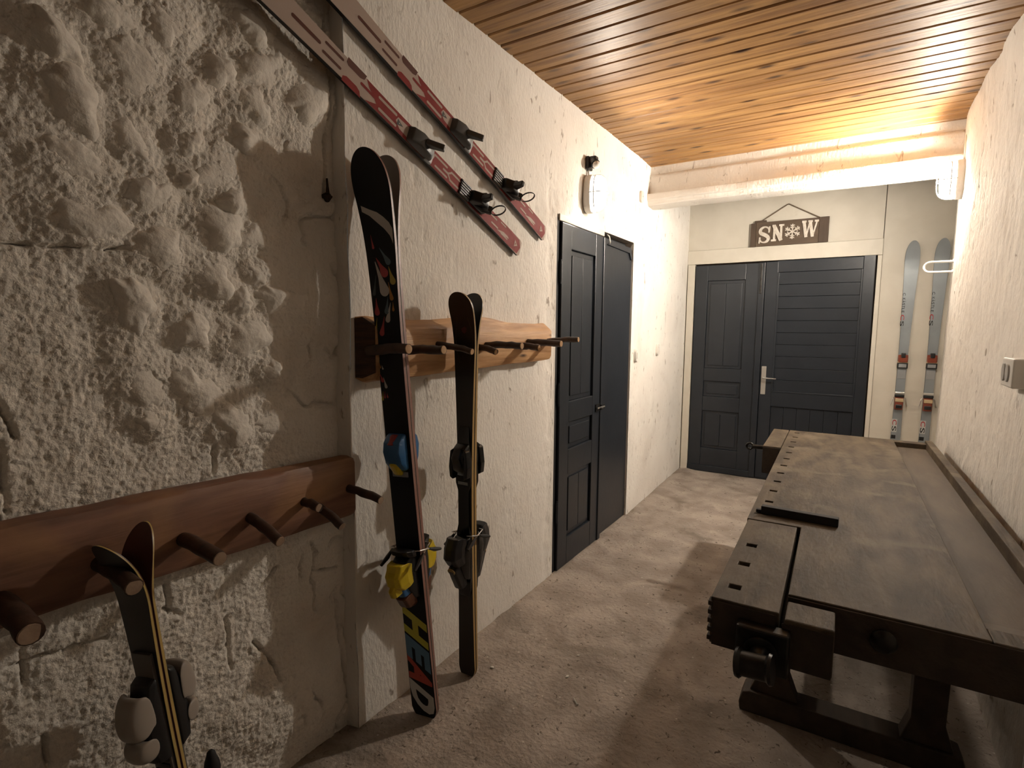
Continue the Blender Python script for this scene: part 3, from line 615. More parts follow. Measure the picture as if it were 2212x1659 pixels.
# ------------------------------------------------------------------ skis
class Ski:
    def __init__(s, L, wt, ww, wl, th, tip_len=.22, tip_h=.07, round_tip=.5, tail='flat', waist=.42, tail_h=0, rl=None, pw=None):
        s.L, s.wt, s.ww, s.wl, s.th, s.tl, s.thh, s.rt, s.tail, s.waist, s.tail_h, s.rl = L, wt, ww, wl, th, tip_len, tip_h, round_tip, tail, waist, tail_h, rl or tip_len*.62
        s.pw = pw
    def w(s, z):
        zw = s.L-s.rl; wa = s.waist*s.L
        if z < wa: t = (wa-z)/wa; return s.ww+(s.wl-s.ww)*t*t
        if z < zw and s.pw: t = (z-wa)/(zw-wa); return s.ww+(s.wt-s.ww)*t**s.pw
        if z < zw: t = (z-wa)/(zw-wa); return s.ww+(s.wt-s.ww)*t*t*(1.35-.35*t)
        t = (z-zw)/(s.L-zw); return s.wt*(max(0, 1-t**2.6))**s.rt
    def wtail(s, z):
        if s.tail == 'flat': return .55+.45*min(1, z/.018)**.5 if z < .018 else 1
        if s.tail == 'cut': return .70+.30*min(1, z/.03)**.6
        if s.tail == 'point': return .80+.20*min(1, z/.012)
        return math.sqrt(max(.03, 1-(1-min(z/.05, 1))**2))
    def c(s, z):
        r = 0
        if z > s.L-s.tl: r = s.thh*((z-s.L+s.tl)/s.tl)**2
        if s.tail_h and z < .12: r += s.tail_h*((.12-z)/.12)**2
        return r
    def t(s, z):
        k = z/s.L; return s.th*(.55+.45*max(0, math.sin(math.pi*min(max((k-.02)/.9, 0), 1)))**.6)
    def pt(s, u, z, off=0): return (u, -(s.c(z)+s.t(z)+off), z)
    def zs(s):
        a = [0, .003, .008, .014, .020, .03, .045, .06]; b = list(np.linspace(.08, s.L-s.tl, 40)); e = list(np.linspace(s.L-s.tl, s.L-s.rl, 12))[1:]+[s.L-s.rl*(1-math.sin(math.pi/2*k/22)) for k in range(1, 23)]; e[-1] = s.L-.0003
        return a+b+e
    def body(s, root, m_core, m_top, m_base):
        zs = s.zs()
        def loop(n0, n1, inset):
            rg = []
            for z in zs:
                h = max(.001, s.w(z)/2*s.wtail(z)-inset); c0 = s.c(z); t = s.t(z)
                lo = c0+(n0 if n0 >= 0 else t+n0); hi = c0+(n1 if n1 >= 0 and n1 < .5 else t)
                rg.append([(-h, -lo, z), (h, -lo, z), (h, -hi, z), (-h, -hi, z)])
            return MB().rings(rg)
        loop(.0012, 1, .0004).build('core', m_core, root, smooth='auto')
        rg = []
        for z in zs:
            h = max(.001, s.w(z)/2*s.wtail(z)-.0010); a = s.c(z)+s.t(z); rg.append([(-h, -a+.0006, z), (h, -a+.0006, z), (h, -a-.0007, z), (-h, -a-.0007, z)])
        MB().rings(rg).build('topsheet', m_top, root, smooth='auto')
        rg = []
        for z in zs:
            h = max(.001, s.w(z)/2*s.wtail(z)); a = s.c(z); rg.append([(-h, -a, z), (h, -a, z), (h, -a-.0013, z), (-h, -a-.0013, z)])
        MB().rings(rg).build('base', m_base, root, smooth='auto')
    def poly(s, mb, pts, mi=0, off=.0013, sub=.03):
        """flat print on the topsheet; pts in (u, s)"""
        out = []
        for i, p in enumerate(pts):
            q = pts[(i+1) % len(pts)]; n = max(1, int(math.dist(p, q)/sub))
            for k in range(n): out.append((p[0]+(q[0]-p[0])*k/n, p[1]+(q[1]-p[1])*k/n))
        mb.add([s.pt(u, z, off) for u, z in out], [tuple(range(len(out)))], mi)
    def drop(s, mb, a, b, r, mi):
        a = Vector(a); b = Vector(b); d = (b-a); ln = d.length; d /= ln; n = Vector((-d.y, d.x)); pts = []
        for k in range(15):
            th = math.radians(-112+224*k/14); pts.append(b+d*r*math.cos(th)*1.05+n*r*math.sin(th))
        m1 = b-d*ln*.45; pts += [m1+n*r*.42, a+n*r*.06, a-n*r*.06, m1-n*r*.42+Vector((0, 0))]
        s.poly(mb, [(p.x, p.y) for p in pts], mi)
def text_geo(txt, fat=.012):
    cu = bpy.data.curves.new('t', 'FONT'); cu.body = txt; cu.offset = fat; cu.resolution_u = 3
    ob = bpy.data.objects.new('t', cu); COL.objects.link(ob)
    dg = bpy.context.evaluated_depsgraph_get(); me = bpy.data.meshes.new_from_object(ob.evaluated_get(dg))
    vs = [(v.co.x, v.co.y) for v in me.vertices]; fs = [tuple(p.vertices) for p in me.polygons]
    bpy.data.objects.remove(ob); bpy.data.curves.remove(cu); bpy.data.meshes.remove(me)
    x0 = min(v[0] for v in vs); x1 = max(v[0] for v in vs); y0 = min(v[1] for v in vs); y1 = max(v[1] for v in vs)
    return [((a-x0)/(x1-x0), (b-y0)/(y1-y0)) for a, b in vs], fs
def text_on(ski, mb, txt, u0, u1, s0, s1, mi, shear=0, off=.0016, flip=False, fat=.012):
    """reads down the ski (towards the tail), letter tops towards +u; flip: tops towards -u"""
    vs, fs = text_geo(txt, fat)
    mb.add([ski.pt((u0+(u1-u0)*b) if not flip else (u1-(u1-u0)*b), s0+(s1-s0)*a+shear*(b-.5), off) for a, b in vs], fs, mi)
def side_prof(mb, prof, ws, s0, n0, mi=0):
    """solid from a side profile (ds, dn): ws = [(u, scale)...]"""
    rg = []
    for u, k in ws: rg.append([(u, -(n0+dn*(k if dn > 0 else 1)), s0+ds*(.85+.15*k)) for ds, dn in prof])
    return mb.rings(rg, mi=mi)
def WS(h): return [(-h, .55), (-h*.82, .92), (-h*.4, 1), (h*.4, 1), (h*.82, .92), (h, .55)]

def ski_frame(o, s_dir, w_dir):
    s_ = Vector(s_dir).normalized(); w__ = Vector(w_dir); w__ = (w__-s_*w__.dot(s_)).normalized(); n = w__.cross(s_)
    return frame(o, w__, -n, s_), w__, n, s_
def mate(root, label, gap):
    """the other ski of the pair, turned round, base against base"""
    c = copy_tree(root); c['label'] = label
    c.matrix_world = root.matrix_world @ Matrix.Translation((0, gap, 0)) @ Matrix.Rotation(math.pi, 4, 'Z')
    return c

# --- tall black pair with coloured drops
hsk = Ski(1.936, .134, .096, .104, .0150, .34, .050, .5, 'cut', .46, rl=.12, pw=4)
SD, WD = (-.032, -.0749, .9967), (.985, .1669, .0442)
Mh, wv_, nv_, sv_ = ski_frame((0, 0, 0), SD, WD)
oh = Vector((-1.228, 1.358, .004))-nv_*(.0150+.001)
r = empty('ski', matrix=Matrix.Translation(oh) @ Mh); headA = r
tag(r, 'tall black ski printed with coloured drops and big letters, side facing the camera', 'ski', 'tall black drop-print pair of skis')
hsk.body(r, M_HSIDE, M_HBLK, M_HBASE)
gm = [M_HRED, M_HYEL, M_HBLU, M_HWHI, M_HORA, M_HGRN]; ix = {'red': 0, 'yel': 1, 'blue': 2, 'white': 3, 'orange': 4, 'slate': 5}
DROPS = [('red', (-0.0193, 1.6158), (0.0075, 1.568), 0.0141), ('blue', (-0.0032, 1.6451), (0.0246, 1.6006), 0.01), ('yel', (0.0248, 1.586), (0.0364, 1.5397), 0.0106), ('white', (-0.0247, 1.6051), (0.0022, 1.5128), 0.0176), ('orange', (0.0187, 1.5387), (0.0265, 1.4876), 0.0074), ('slate', (-0.0255, 1.5635), (-0.0383, 1.5054), 0.0062), ('red', (-0.0331, 1.491), (-0.0333, 1.4455), 0.0097), ('blue', (0.0133, 1.4939), (0.0028, 1.4466), 0.0082), ('white', (0.0206, 1.4739), (0.0051, 1.421), 0.0092), ('orange', (0.03, 1.4762), (0.0289, 1.451), 0.0047), ('yel', (-0.0361, 1.4299), (-0.0449, 1.3815), 0.005), ('red', (-0.0071, 1.4315), (-0.0222, 1.3792), 0.0094), ('red', (-0.0453, 1.2468), (-0.0373, 1.2246), 0.0064), ('white', (-0.0325, 1.2349), (-0.0255, 1.2039), 0.0056), ('yel', (-0.0396, 1.1889), (-0.0434, 1.1618), 0.0043), ('red', (-0.0325, 1.1889), (-0.034, 1.168), 0.0032), ('red', (-0.0244, 1.1831), (-0.0234, 1.1697), 0.0035), ('orange', (-0.0427, 1.2807), (-0.0409, 1.2675), 0.0032), ('white', (-0.035, 1.2747), (-0.0318, 1.263), 0.0028), ('red', (-0.0301, 1.6876), (-0.0258, 1.6482), 0.0045)]
g = MB()
for c_, a, b, rr in DROPS:
    g = MB(); hsk.drop(g, a, b, rr, 0); g.build('printed_drop', gm[ix[c_]], r, fix=False)
g = MB()
hsk.poly(g, [(-.050, 1.777), (-0.021, 1.7628), (0.0056, 1.7517), (0.0263, 1.7363), (0.0442, 1.7183), (0.0540, 1.6988), (0.0510, 1.653), (0.0422, 1.6783), (0.0247, 1.7003), (0.0019, 1.7209), (-0.0233, 1.7439), (-0.049, 1.7585)][::-1], 0)
g.build('printed_band', M_HWHI, r, fix=False)
lg = MB()
for ch, a, b, mi in (('H', .398, .300, 0), ('E', .292, .206, 1), ('A', .212, .118, 2), ('D', .116, .022, 3)):
    lg = MB(); text_on(hsk, lg, ch, -.048, .046, a, b, 0, shear=-.060, fat=.055)
    lg.build('printed_letter', [M_LYEL, M_LBLU, M_LRED, M_LWHI][mi], r, fix=False, label='big printed letter '+ch)
def head_binding(r, sk):
    n0 = sk.th+.001
    toe = MB(); side_prof(toe, [(-.058, 0), (-.060, .014), (-.030, .040), (.010, .050), (.040, .042), (.060, .016), (.064, 0)], WS(.036), .985, n0)
    tb = toe.build('toe_binding', M_BLUEP, r, smooth='auto', bevel=.003, label='blue toe piece with yellow lever')
    side_prof(MB(), [(.030, .040), (.036, .047), (.060, .020), (.062, .012)], WS(.016), .985, n0).build('cap', M_REDP, tb)
    side_prof(MB(), [(-.078, .012), (-.070, .024), (-.034, .046), (-.026, .036), (-.040, .010)], WS(.016), .985, n0).build('lever', M_YELP, tb, bevel=.002)
    side_prof(MB(), [(-.062, 0), (-.062, .016), (-.044, .016), (-.044, 0)], WS(.033), .985, n0).build('wing', M_GREENP, tb, bevel=.002)
    MB().box((-.030, -(n0+.004), .900), (.030, -n0, .918)).build('label_strip', M_LGREY, r)
    hl = side_prof(MB(), [(-.115, 0), (-.108, .022), (-.050, .056), (0, .066), (.036, .056), (.058, .014), (.062, 0)], WS(.034), .585, n0).build('heel_binding', M_BLACK, r, smooth='auto', bevel=.003)
    side_prof(MB(), [(-.034, .044), (-.040, .082), (-.020, .104), (.014, .112), (.030, .100), (.052, .092), (.040, .050)], WS(.034), .575, n0).build('heel_cup', M_YELP, hl, bevel=.005, label='yellow heel cup')
    side_prof(MB(), [(-.012, .10), (-.030, .118), (-.056, .108), (-.040, .086), (-.02, .08)], WS(.016), .575, n0).build('release_tab', M_YELP, hl, bevel=.003)
    side_prof(MB(), [(-.078, .034), (-.072, .070), (-.036, .082), (-.026, .044)], WS(.022), .575, n0).build('heel_block', M_BLUEP, hl, bevel=.003)
    side_prof(MB(), [(-.128, .012), (-.120, .050), (-.080, .072), (-.066, .030)], WS(.026), .575, n0).build('heel_lever', M_BROWNP, hl, bevel=.004)
    side_prof(MB(), [(.050, .010), (.062, .050), (.086, .062), (.080, .020)], WS(.040), .575, n0).build('brake_pad', M_BLACK, hl, bevel=.004)
    for sgn in (-1, 1):
        bk = MB().tube([(sgn*.030, -(n0+.020), .648), (sgn*.058, -(n0+.014), .650), (sgn*.062, .010, .640), (sgn*.062, .036, .628)], .0026, 7).build('brake_arm', M_WIRE, r, smooth='auto')
        MB().tube([(sgn*.062, .020, .636), (sgn*.063, .050, .620), (sgn*.066, .085, .606)], [.004, .008, .005], 8).build('brake_tip', M_BLACK, bk, smooth='auto')
head_binding(r, hsk)
mate(r, 'tall black ski of the drop-print pair, turned away and standing behind its mate', .0025)

# --- shorter black pair
bsk = Ski(1.522, .106, .064, .078, .0150, .22, .050, .5, 'cut', .46, rl=.070)
Mb, wv2, nv2, sv2 = ski_frame((0, 0, 0), (.006, -.016, 1.0), (.9985, .055, 0))
ob = Vector((-1.244, 1.628, .004))-nv2*(.015+.001)
r = empty('ski', matrix=Matrix.Translation(ob) @ Mb)
tag(r, 'shorter glossy black ski with ochre edges, side facing the camera', 'ski', 'shorter black pair of skis')
bsk.body(r, M_KSIDE, M_KBROWN, M_REDGE)
g = MB(); m_fr = plain('faint_red_print', (.09, .02, .02)); m_fg = plain('faint_gold_print', (.05, .033, .02))
bsk.poly(g, [(-.004, 1.392), (.008, 1.398), (.014, 1.390), (.018, 1.400), (.012, 1.378), (.004, 1.370), (-.006, 1.376), (-.010, 1.388)], 0); g.build('printed_emblem', m_fr, r, fix=False)
for sg_ in (-1, 1):
    pts = [(sg_*(.022+.016*math.sin(t*3.2)), 1.43-t*.17) for t in np.linspace(0, 1, 14)]
    g = MB(); bsk.poly(g, pts+[(p[0]+.0022, p[1]) for p in pts[::-1]], 0, sub=.2); g.build('printed_scroll', m_fg, r, fix=False)
n0 = .016
pl_ = MB()
rg = []
for z, h, hh in ((.34, .024, .001), (.37, .030, .008), (.47, .034, .012), (.60, .031, .012), (.64, .024, .008), (.76, .023, .008), (.80, .033, .012), (.90, .033, .012), (.97, .026, .010), (1.02, .022, .001)):
    rg.append([(-h, -n0+.001, z), (h, -n0+.001, z), (h, -(n0+hh), z), (-h, -(n0+hh), z)])
MB().rings(rg).build('riser_plate', M_KBLK, r, smooth='auto', bevel=.002)
n1 = n0+.011
tb = side_prof(MB(), [(-.060, 0), (-.062, .014), (-.036, .036), (.012, .045), (.046, .030), (.062, 0)], WS(.030), .895, n1).build('toe_binding', M_KBLK, r, smooth='auto', bevel=.003)
for sg_ in (-1, 1): MB().prism([(0, -.058), (.020, -.050), (.026, -.010), (.016, .052), (0, .060)], lambda a, b, d, q=sg_: (q*(.024+a*.7), -(n1+d), .880+b), .006, .034).build('toe_wing', M_KBLK, tb, bevel=.003)
MB().box((-.022, -(n1+.003), .795), (.022, -n1+.004, .806)).build('label_strip', M_LGREY, r)
hl = side_prof(MB(), [(-.115, 0), (-.100, .026), (-.05, .052), (0, .066), (.034, .056), (.060, .020), (.062, 0)], WS(.033), .530, n1).build('heel_binding', M_KBLK, r, smooth='auto', bevel=.003)
side_prof(MB(), [(-.040, .040), (-.046, .076), (-.010, .104), (.030, .100), (.066, .080), (.060, .050), (.02, .04)], WS(.032), .540, n1).build('heel_cup', M_BLACK, hl, bevel=.004)
side_prof(MB(), [(-.140, .012), (-.138, .040), (-.090, .066), (-.050, .086), (-.030, .066), (-.06, .030)], WS(.022), .530, n1).build('heel_lever', M_BLACK, hl, bevel=.003)
MB().lathe([(.016, -.001), (.016, .003), (.012, .004)], axisM((.0, -(n1+.080), .478), (0, -1, -.5)), 16).build('dial', M_GOLDP, hl, smooth='auto')
for sg_ in (-1, 1):
    bk = MB().tube([(sg_*.026, -(n1+.016), .600), (sg_*.046, -(n1+.010), .602), (sg_*.048, .010, .590), (sg_*.048, .030, .580)], .0024, 7).build('brake_arm', M_WIRE, r, smooth='auto')
    MB().tube([(sg_*.048, .014, .588), (sg_*.050, .045, .574), (sg_*.054, .078, .562)], [.004, .008, .005], 8).build('brake_tip', M_BLACK, bk, smooth='auto')
mate(r, 'shorter glossy black ski turned away behind its mate', .0025)

# --- red and pale pair on the wall
rsk = Ski(1.83, .102, .066, .080, .0135, .26, .055, .5, 'point', .42)
def red_ski(tail_yz, label):
    d = Vector((0, -.929, .371)); M_, a, b, c = ski_frame((0, 0, 0), d, (0, .371, .929))
    # width axis up, topsheet normal must face the room (+X)
    if b.x < 0: M_, a, b, c = ski_frame((0, 0, 0), d, (0, -.371, -.929))
    r = empty('ski', matrix=Matrix.Translation((-1.362, tail_yz[0], tail_yz[1])) @ Matrix.Rotation(0, 4, 'Z') @ M_)
    tag(r, label, 'ski', 'red and pale pair hung slantwise on the wall'); return r, (1 if a.z > 0 else -1)
rA, up = red_ski((2.192, 1.762), 'slanting red and pale ski, the lower left of the hung pair')
rsk.body(rA, M_REDGE, M_RPALE, M_REDGE)
RM = [M_RRED, M_RBRN, M_RPALE, M_INK]; U = lambda u: u*up
def pill(u0, s0, u1, s1, wd, mi):
    p = Vector((U(u0), s0)); q = Vector((U(u1), s1)); wd *= .80; d_ = (q-p).normalized(); n = Vector((-d_.y, d_.x))*wd/2; pts = []
    for k in range(9): a = math.pi*(k/8-.5); pts.append(q+d_*wd/2*math.cos(a)+n*math.sin(a))
    for k in range(9): a = math.pi*(k/8-.5); pts.append(p-d_*wd/2*math.cos(a)-n*math.sin(a))
    mb = MB(); rsk.poly(mb, [(v.x, v.y) for v in pts], 0, off=.0018 if mi >= 2 else .0013); mb.build('printed_bar', RM[mi], rA, fix=False)
def quad(pts, mi, off=.0012):
    mb = MB(); rsk.poly(mb, [(U(u), s) for u, s in pts], 0, off); mb.build('printed_field', RM[mi], rA, fix=False)
# pale front half with brown slots
pill(.0, 1.285, .0, 1.195, .014, 1)
pill(.017, 1.175, .017, 1.112, .011, 1); pill(-.014, 1.175, -.014, 1.112, .011, 1)
quad([(.040, 1.098), (.040, 1.02), (.022, 1.025), (.016, 1.04), (.016, 1.09), (.024, 1.098)], 1); quad([(-.041, 1.098), (-.041, 1.02), (-.024, 1.03), (-.018, 1.045), (-.018, 1.085), (-.026, 1.098)], 0)
# red rear half
half = lambda s: rsk.w(s)/2-.0016
quad([(half(1.02)*1, 1.018), (half(.93), .93), (half(.70), .70), (half(.40), .40), (half(.10), .10), (half(.02)*.9, .022), (.004, .004), (-half(.02)*.9, .022), (-half(.10), .10), (-half(.40), .40), (-half(.70), .70), (-half(.93), .93), (-half(1.0), 1.005), (-.024, .985), (-.012, .96), (0, .975), (.014, 1.0)][::-1], 0)
pill(.004, 1.03, .002, .96, .012, 0)
quad([(.012, .965), (.012, .83), (.004, .79), (-.006, .79), (-.014, .83), (-.014, .95), (-.008, .965)], 2, .0016) if False else None
pill(.017, .955, .017, .876, .012, 2); pill(-.018, .945, -.018, .868, .012, 2)
quad([(.016, .865), (.020, .800), (-.020, .800), (-.016, .850), (0, .872)], 2, .0018)
quad([(-.011, .852+.013), (.011, .865), (0.0, .835)], 3, .0022); quad([(-.003, .856), (.003, .856), (0, .849)], 2, .0026)
pill(.018, .665, .018, .590, .010, 2); pill(-.018, .650, -.018, .580, .010, 2); pill(.018, .665, -.002, .672, .009, 2)
pill(0, .605, 0, .575, .011, 2); pill(.016, .560, .016, .500, .010, 2); pill(-.016, .560, -.016, .500, .010, 2); pill(0, .578, .014, .560, .009, 2); pill(0, .578, -.014, .560, .009, 2)
pill(.016, .270, .016, .225, .009, 2); pill(-.012, .255, -.012, .205, .009, 2); pill(.026, .190, .026, .150, .007, 2); pill(-.018, .175, -.018, .120, .007, 2); pill(-.002, .335, -.002, .310, .012, 2)
quad([(-.017, .058), (.017, .058), (.0, .030)], 2, .0018); quad([(-.006, .052), (.006, .052), (0, .043)], 0, .0022)
n0 = .0135
tb = side_prof(MB(), [(-.062, 0), (-.056, .020), (-.036, .034), (.020, .038), (.056, .022), (.066, 0)], WS(.030), .745, n0).build('toe_binding', M_GREYB, rA, smooth='auto', bevel=.004, label='dark grey toe piece')
side_prof(MB(), [(-.070, 0), (-.070, .008), (-.035, .010), (-.035, 0)], WS(.036), .745, n0).build('toe_plate', M_LGREY, tb, bevel=.002)
MB().prism([(-.014, .030), (-.050, .078), (-.036, .086), (.012, .040)], lambda a, b, d: (d, -(n0+b), .745+a), -.011, .011).build('toe_lever', M_GREYB, tb, bevel=.003)
gp = MB().box((-.032, -(n0+.006), .435), (.032, -n0+.001, .500)).build('grip_plate', M_BLACK, rA, bevel=.002)
for k in range(6): MB().box((-.030+k*.0105, -(n0+.010), .438), (-.0245+k*.0105, -(n0+.005), .497)).build('rib', M_GREYB, gp)
hb = side_prof(MB(), [(-.055, 0), (-.050, .030), (-.020, .052), (.020, .054), (.048, .024), (.050, 0)], WS(.026), .385, n0).build('heel_binding', M_BLACK, rA, smooth='auto', bevel=.004)
MB().prism([(-.004, .046), (.014, .098), (.030, .094), (.026, .044)], lambda a, b, d: (d, -(n0+b), .385+a), -.012, .012).build('heel_lever', M_BLACK, hb, bevel=.004)
MB().prism([(-.056, .004), (-.078, .030), (-.066, .040), (-.040, .020)], lambda a, b, d: (d, -(n0+b), .385+a), -.016, .016).build('heel_spur', M_BLACK, hb, bevel=.003)
for sg_ in (-1, 1): MB().tube([(sg_*.024, -(n0+.012), .40), (sg_*.036, -(n0+.035), .375), (sg_*.030, -(n0+.050), .35)], [.006, .009, .005], 8).build('side_clip', M_BLACK, hb, smooth='auto')
lp = [(.012*math.sin(a)+.010, -(n0+.055+.030*math.sin(a*1.0)), .345-.050*(1-math.cos(a))*.5-.02) for a in np.linspace(0, 2*math.pi, 20)]
MB().tube(lp, .0018, 6).build('safety_strap', M_BLACK, rA, smooth='auto')
MB().tube([(p[0]-.012, p[1]-.012, p[2]+.012) for p in lp], .0018, 6).build('safety_strap', M_BLACK, rA, smooth='auto')
rB = copy_tree(rA); rB['label'] = 'slanting red and pale ski, the upper right of the hung pair'
rB.matrix_world = Matrix.Translation((0, 2.427-2.192, 1.863-1.762)) @ rA.matrix_world
for nm, (yy, zz) in (('a', (1.52, 2.00)), ('b', (1.81, 2.085))): pass

# --- silver pair on the end wall
csk = Ski(1.90, .098, .062, .078, .014, .24, .045, .5, 'flat', .42)
def silver(x, zt, lean, label):
    r = empty('ski', matrix=frame((x, Y_END-.001, zt), Vector((1, 0, -lean)).normalized(), (0, 1, 0), Vector((lean, 0, 1)).normalized()))
    tag(r, label, 'ski', 'silver pair on the end wall'); return r
cA = silver(.312, .205, .010, 'silver ski hung upright on the end wall, nearer the double door')
csk.body(cA, M_REDGE, M_CSIL, M_REDGE)
def cst(txt, u0, u1, s0, s1, m_):
    g = MB(); text_on(csk, g, txt, u0, u1, s0, s1, 0); g.build('printed_letter', m_, cA, fix=False)
cst('C', -.040, -.022, 1.492, 1.470, M_INK)
for k_, ch in enumerate('KASTLE'): cst(ch, -.040, -.021, 1.452-k_*.0205, 1.436-k_*.0205, M_INK)
g = MB()
for dz_ in (0, .005): csk.poly(g, [(-.0185, 1.430-dz_), (-.0165, 1.430-dz_), (-.0165, 1.427-dz_), (-.0185, 1.427-dz_)], 0, off=.0016)
g.build('printed_dots', M_INK, cA, fix=False)['kind'] = 'stuff'
cst('C', -.042, -.017, 1.318, 1.275, M_CSRED); cst('S', -.042, -.017, 1.268, 1.225, M_INK)
g = MB(); csk.poly(g, [(-.034, .464), (.002, .464), (.002, .356), (-.034, .356)], 0, off=.0011); g.build('printed_field', M_LWHI, cA, fix=False)
cst('C', -.031, -.001, .458, .414, M_CSRED); cst('S', -.031, -.001, .406, .362, M_INK)
g = MB(); csk.poly(g, [(-.031, .330), (-.001, .330), (-.001, .300), (-.031, .300)], 0); g.build('printed_field', M_INK, cA, fix=False)
n0 = .014
tb = MB().box((-.036, -(n0+.022), .885), (.036, -n0, .930)).build('toe_binding', M_BLACK, cA, bevel=.004)
MB().box((-.026, -(n0+.026), .893), (.026, -(n0+.021), .920)).build('pad', M_LGREY, tb, bevel=.002)
side_prof(MB(), [(-.030, 0), (-.026, .032), (.014, .036), (.034, .018), (.036, 0)], WS(.034), .960, n0).build('toe_cup', M_REDB, tb, smooth='auto', bevel=.003)
MB().box((-.036, -(n0+.026), .930), (.036, -(n0+.004), .940)).build('toe_rim', M_TANB, tb, bevel=.002)
MB().box((-.014, -(n0+.046), .972), (.014, -(n0+.004), 1.010)).build('toe_knob', M_BLACK, tb, bevel=.004)
MB().box((-.028, -(n0+.003), .80), (.028, -n0, .872)).build('slide_plate', M_LGREY, cA, bevel=.001)
hb = side_prof(MB(), [(-.060, 0), (-.052, .030), (0, .040), (.040, .030), (.050, 0)], WS(.030), .600, n0).build('heel_binding', M_REDB, cA, smooth='auto', bevel=.003)
MB().box((-.034, -(n0+.018), .672), (.034, -n0, .690)).build('heel_plate', M_SILB, hb, bevel=.003)
MB().box((-.033, -(n0+.014), .648), (.033, -n0, .668)).build('heel_pad', M_BLACK, hb, bevel=.003)
MB().box((-.028, -(n0+.046), .612), (.028, -(n0+.010), .640)).build('heel_cup', M_TANB, hb, bevel=.004)
MB().box((-.022, -(n0+.050), .560), (.022, -(n0+.008), .590)).build('heel_lever', M_BLACK, hb, bevel=.005)
for sg_ in (-1, 1): MB().tube([(sg_*.028, -(n0+.008), .650), (sg_*.044, -(n0+.010), .640), (sg_*.050, -(n0+.012), .600), (sg_*.058, -(n0+.010), .575)], .0026, 7).build('brake_arm', M_WIRE, cA, smooth='auto')
cB = copy_tree(cA); cB['label'] = 'silver ski hung upright in the corner beside the right wall'
cB.matrix_world = Matrix.Translation((.188, 0, .004)) @ cA.matrix_world

# --- short dark pair on the low rack
ksk = Ski(.960, .088, .062, .072, .0085, .17, .052, .5, 'round', .45)
Mk, wk, nk, s_k = ski_frame((0, 0, 0), (-.01, -.11, .994), (.945, .33, 0))
r = empty('ski', matrix=Matrix.Translation(Vector((-1.285, .598, .004))) @ Mk)
tag(r, 'short dark ski with ivory toe piece on the low rack, left of its pair', 'ski', 'short dark pair on the low rack')
ksk.body(r, M_KIDY, M_KIDS, M_KIDB)
n0 = .0085
MB().box((-.026, -(n0+.008), .34), (.026, -n0+.002, .68)).build('track', M_KIDG, r, bevel=.002)
for k in range(9): MB().box((-.020, -(n0+.011), .36+k*.016), (.020, -(n0+.007), .368+k*.016)).build('track_rib', M_BLACK, r)
hb = side_prof(MB(), [(-.10, 0), (-.090, .030), (-.03, .040), (.05, .034), (.10, .020), (.11, 0)], WS(.030), .515, n0+.006).build('toe_binding', M_BLACK, r, smooth='auto', bevel=.003)
soften(side_prof(MB(), [(-.052, .030), (-.030, .040), (-.062, .066), (-.018, .080), (.042, .068), (.058, .032)], WS(.033), .560, n0+.004).build('toe_cup', M_KIDW, hb, label='ivory toe cup'))
soften(side_prof(MB(), [(-.040, .034), (-.046, .070), (.008, .076), (.014, .036)], WS(.032), .492, n0+.004).build('toe_lever', M_KIDW, hb))
side_prof(MB(), [(-.08, 0), (-.07, .035), (0, .050), (.05, .020), (.06, 0)], WS(.030), .26, n0+.004).build('heel_binding', M_BLACK, r, smooth='auto', bevel=.004)
mate(r, 'short dark ski with brown base at the tip, right one on the low rack', .003)
# black pole end rising by the foot of the stone wall
pg = empty('pole', (-1.31, .668, 0)); tag(pg, 'black knobbed pole end by the foot of the stone wall', 'pole')
MB().tube([(0, 0, .0), (-.012, .0, .20)], [.007, .008], 10).build('shaft', M_IRON, pg, smooth='auto')
MB().lathe([(.010, 0), (.016, .01), (.017, .05), (.020, .075), (.017, .095), (.012, .108), (.010, .118), (.004, .124)], axisM((-.012, 0, .195), (-.06, 0, 1)), 14).build('grip', M_BLACKM, pg, smooth='auto')

# ------------------------------------------------------------------ workbench
BTH = .026
wbn = empty('workbench', (-.257, 1.372, 0), BTH); tag(wbn, 'long worn wooden workbench with dog holes and screw vices', 'workbench')
def plate(us, vs, z0, z1, filled):
    """slab made of cells; filled(u,v) tells which cells are wood"""
    us = sorted(set(us)); vs = sorted(set(vs)); nu, nv = len(us), len(vs); mb = MB(); idx = {}
    def V(i, j, k):
        key = (i, j, k)
        if key not in idx: idx[key] = len(mb.v); mb.v.append((us[i], vs[j], z1 if k else z0))
        return idx[key]
    F = [[filled((us[i]+us[i+1])/2, (vs[j]+vs[j+1])/2) for j in range(nv-1)] for i in range(nu-1)]
    g_ = lambda i, j: 0 <= i < nu-1 and 0 <= j < nv-1 and F[i][j]
    for i in range(nu-1):
        for j in range(nv-1):
            if not F[i][j]: continue
            q = [(V(i, j, 1), V(i+1, j, 1), V(i+1, j+1, 1), V(i, j+1, 1)), (V(i, j, 0), V(i, j+1, 0), V(i+1, j+1, 0), V(i+1, j, 0))]
            if not g_(i-1, j): q.append((V(i, j, 0), V(i, j, 1), V(i, j+1, 1), V(i, j+1, 0)))
            if not g_(i+1, j): q.append((V(i+1, j, 0), V(i+1, j+1, 0), V(i+1, j+1, 1), V(i+1, j, 1)))
            if not g_(i, j-1): q.append((V(i, j, 0), V(i+1, j, 0), V(i+1, j, 1), V(i, j, 1)))
            if not g_(i, j+1): q.append((V(i, j+1, 0), V(i, j+1, 1), V(i+1, j+1, 1), V(i+1, j+1, 0)))
            mb.f += q; mb.m += [0]*len(q)
    return mb
HB = .78
HOLES = [.732+.1523*k for k in range(11)]; hu, hw, hv = .043, .013, .0105
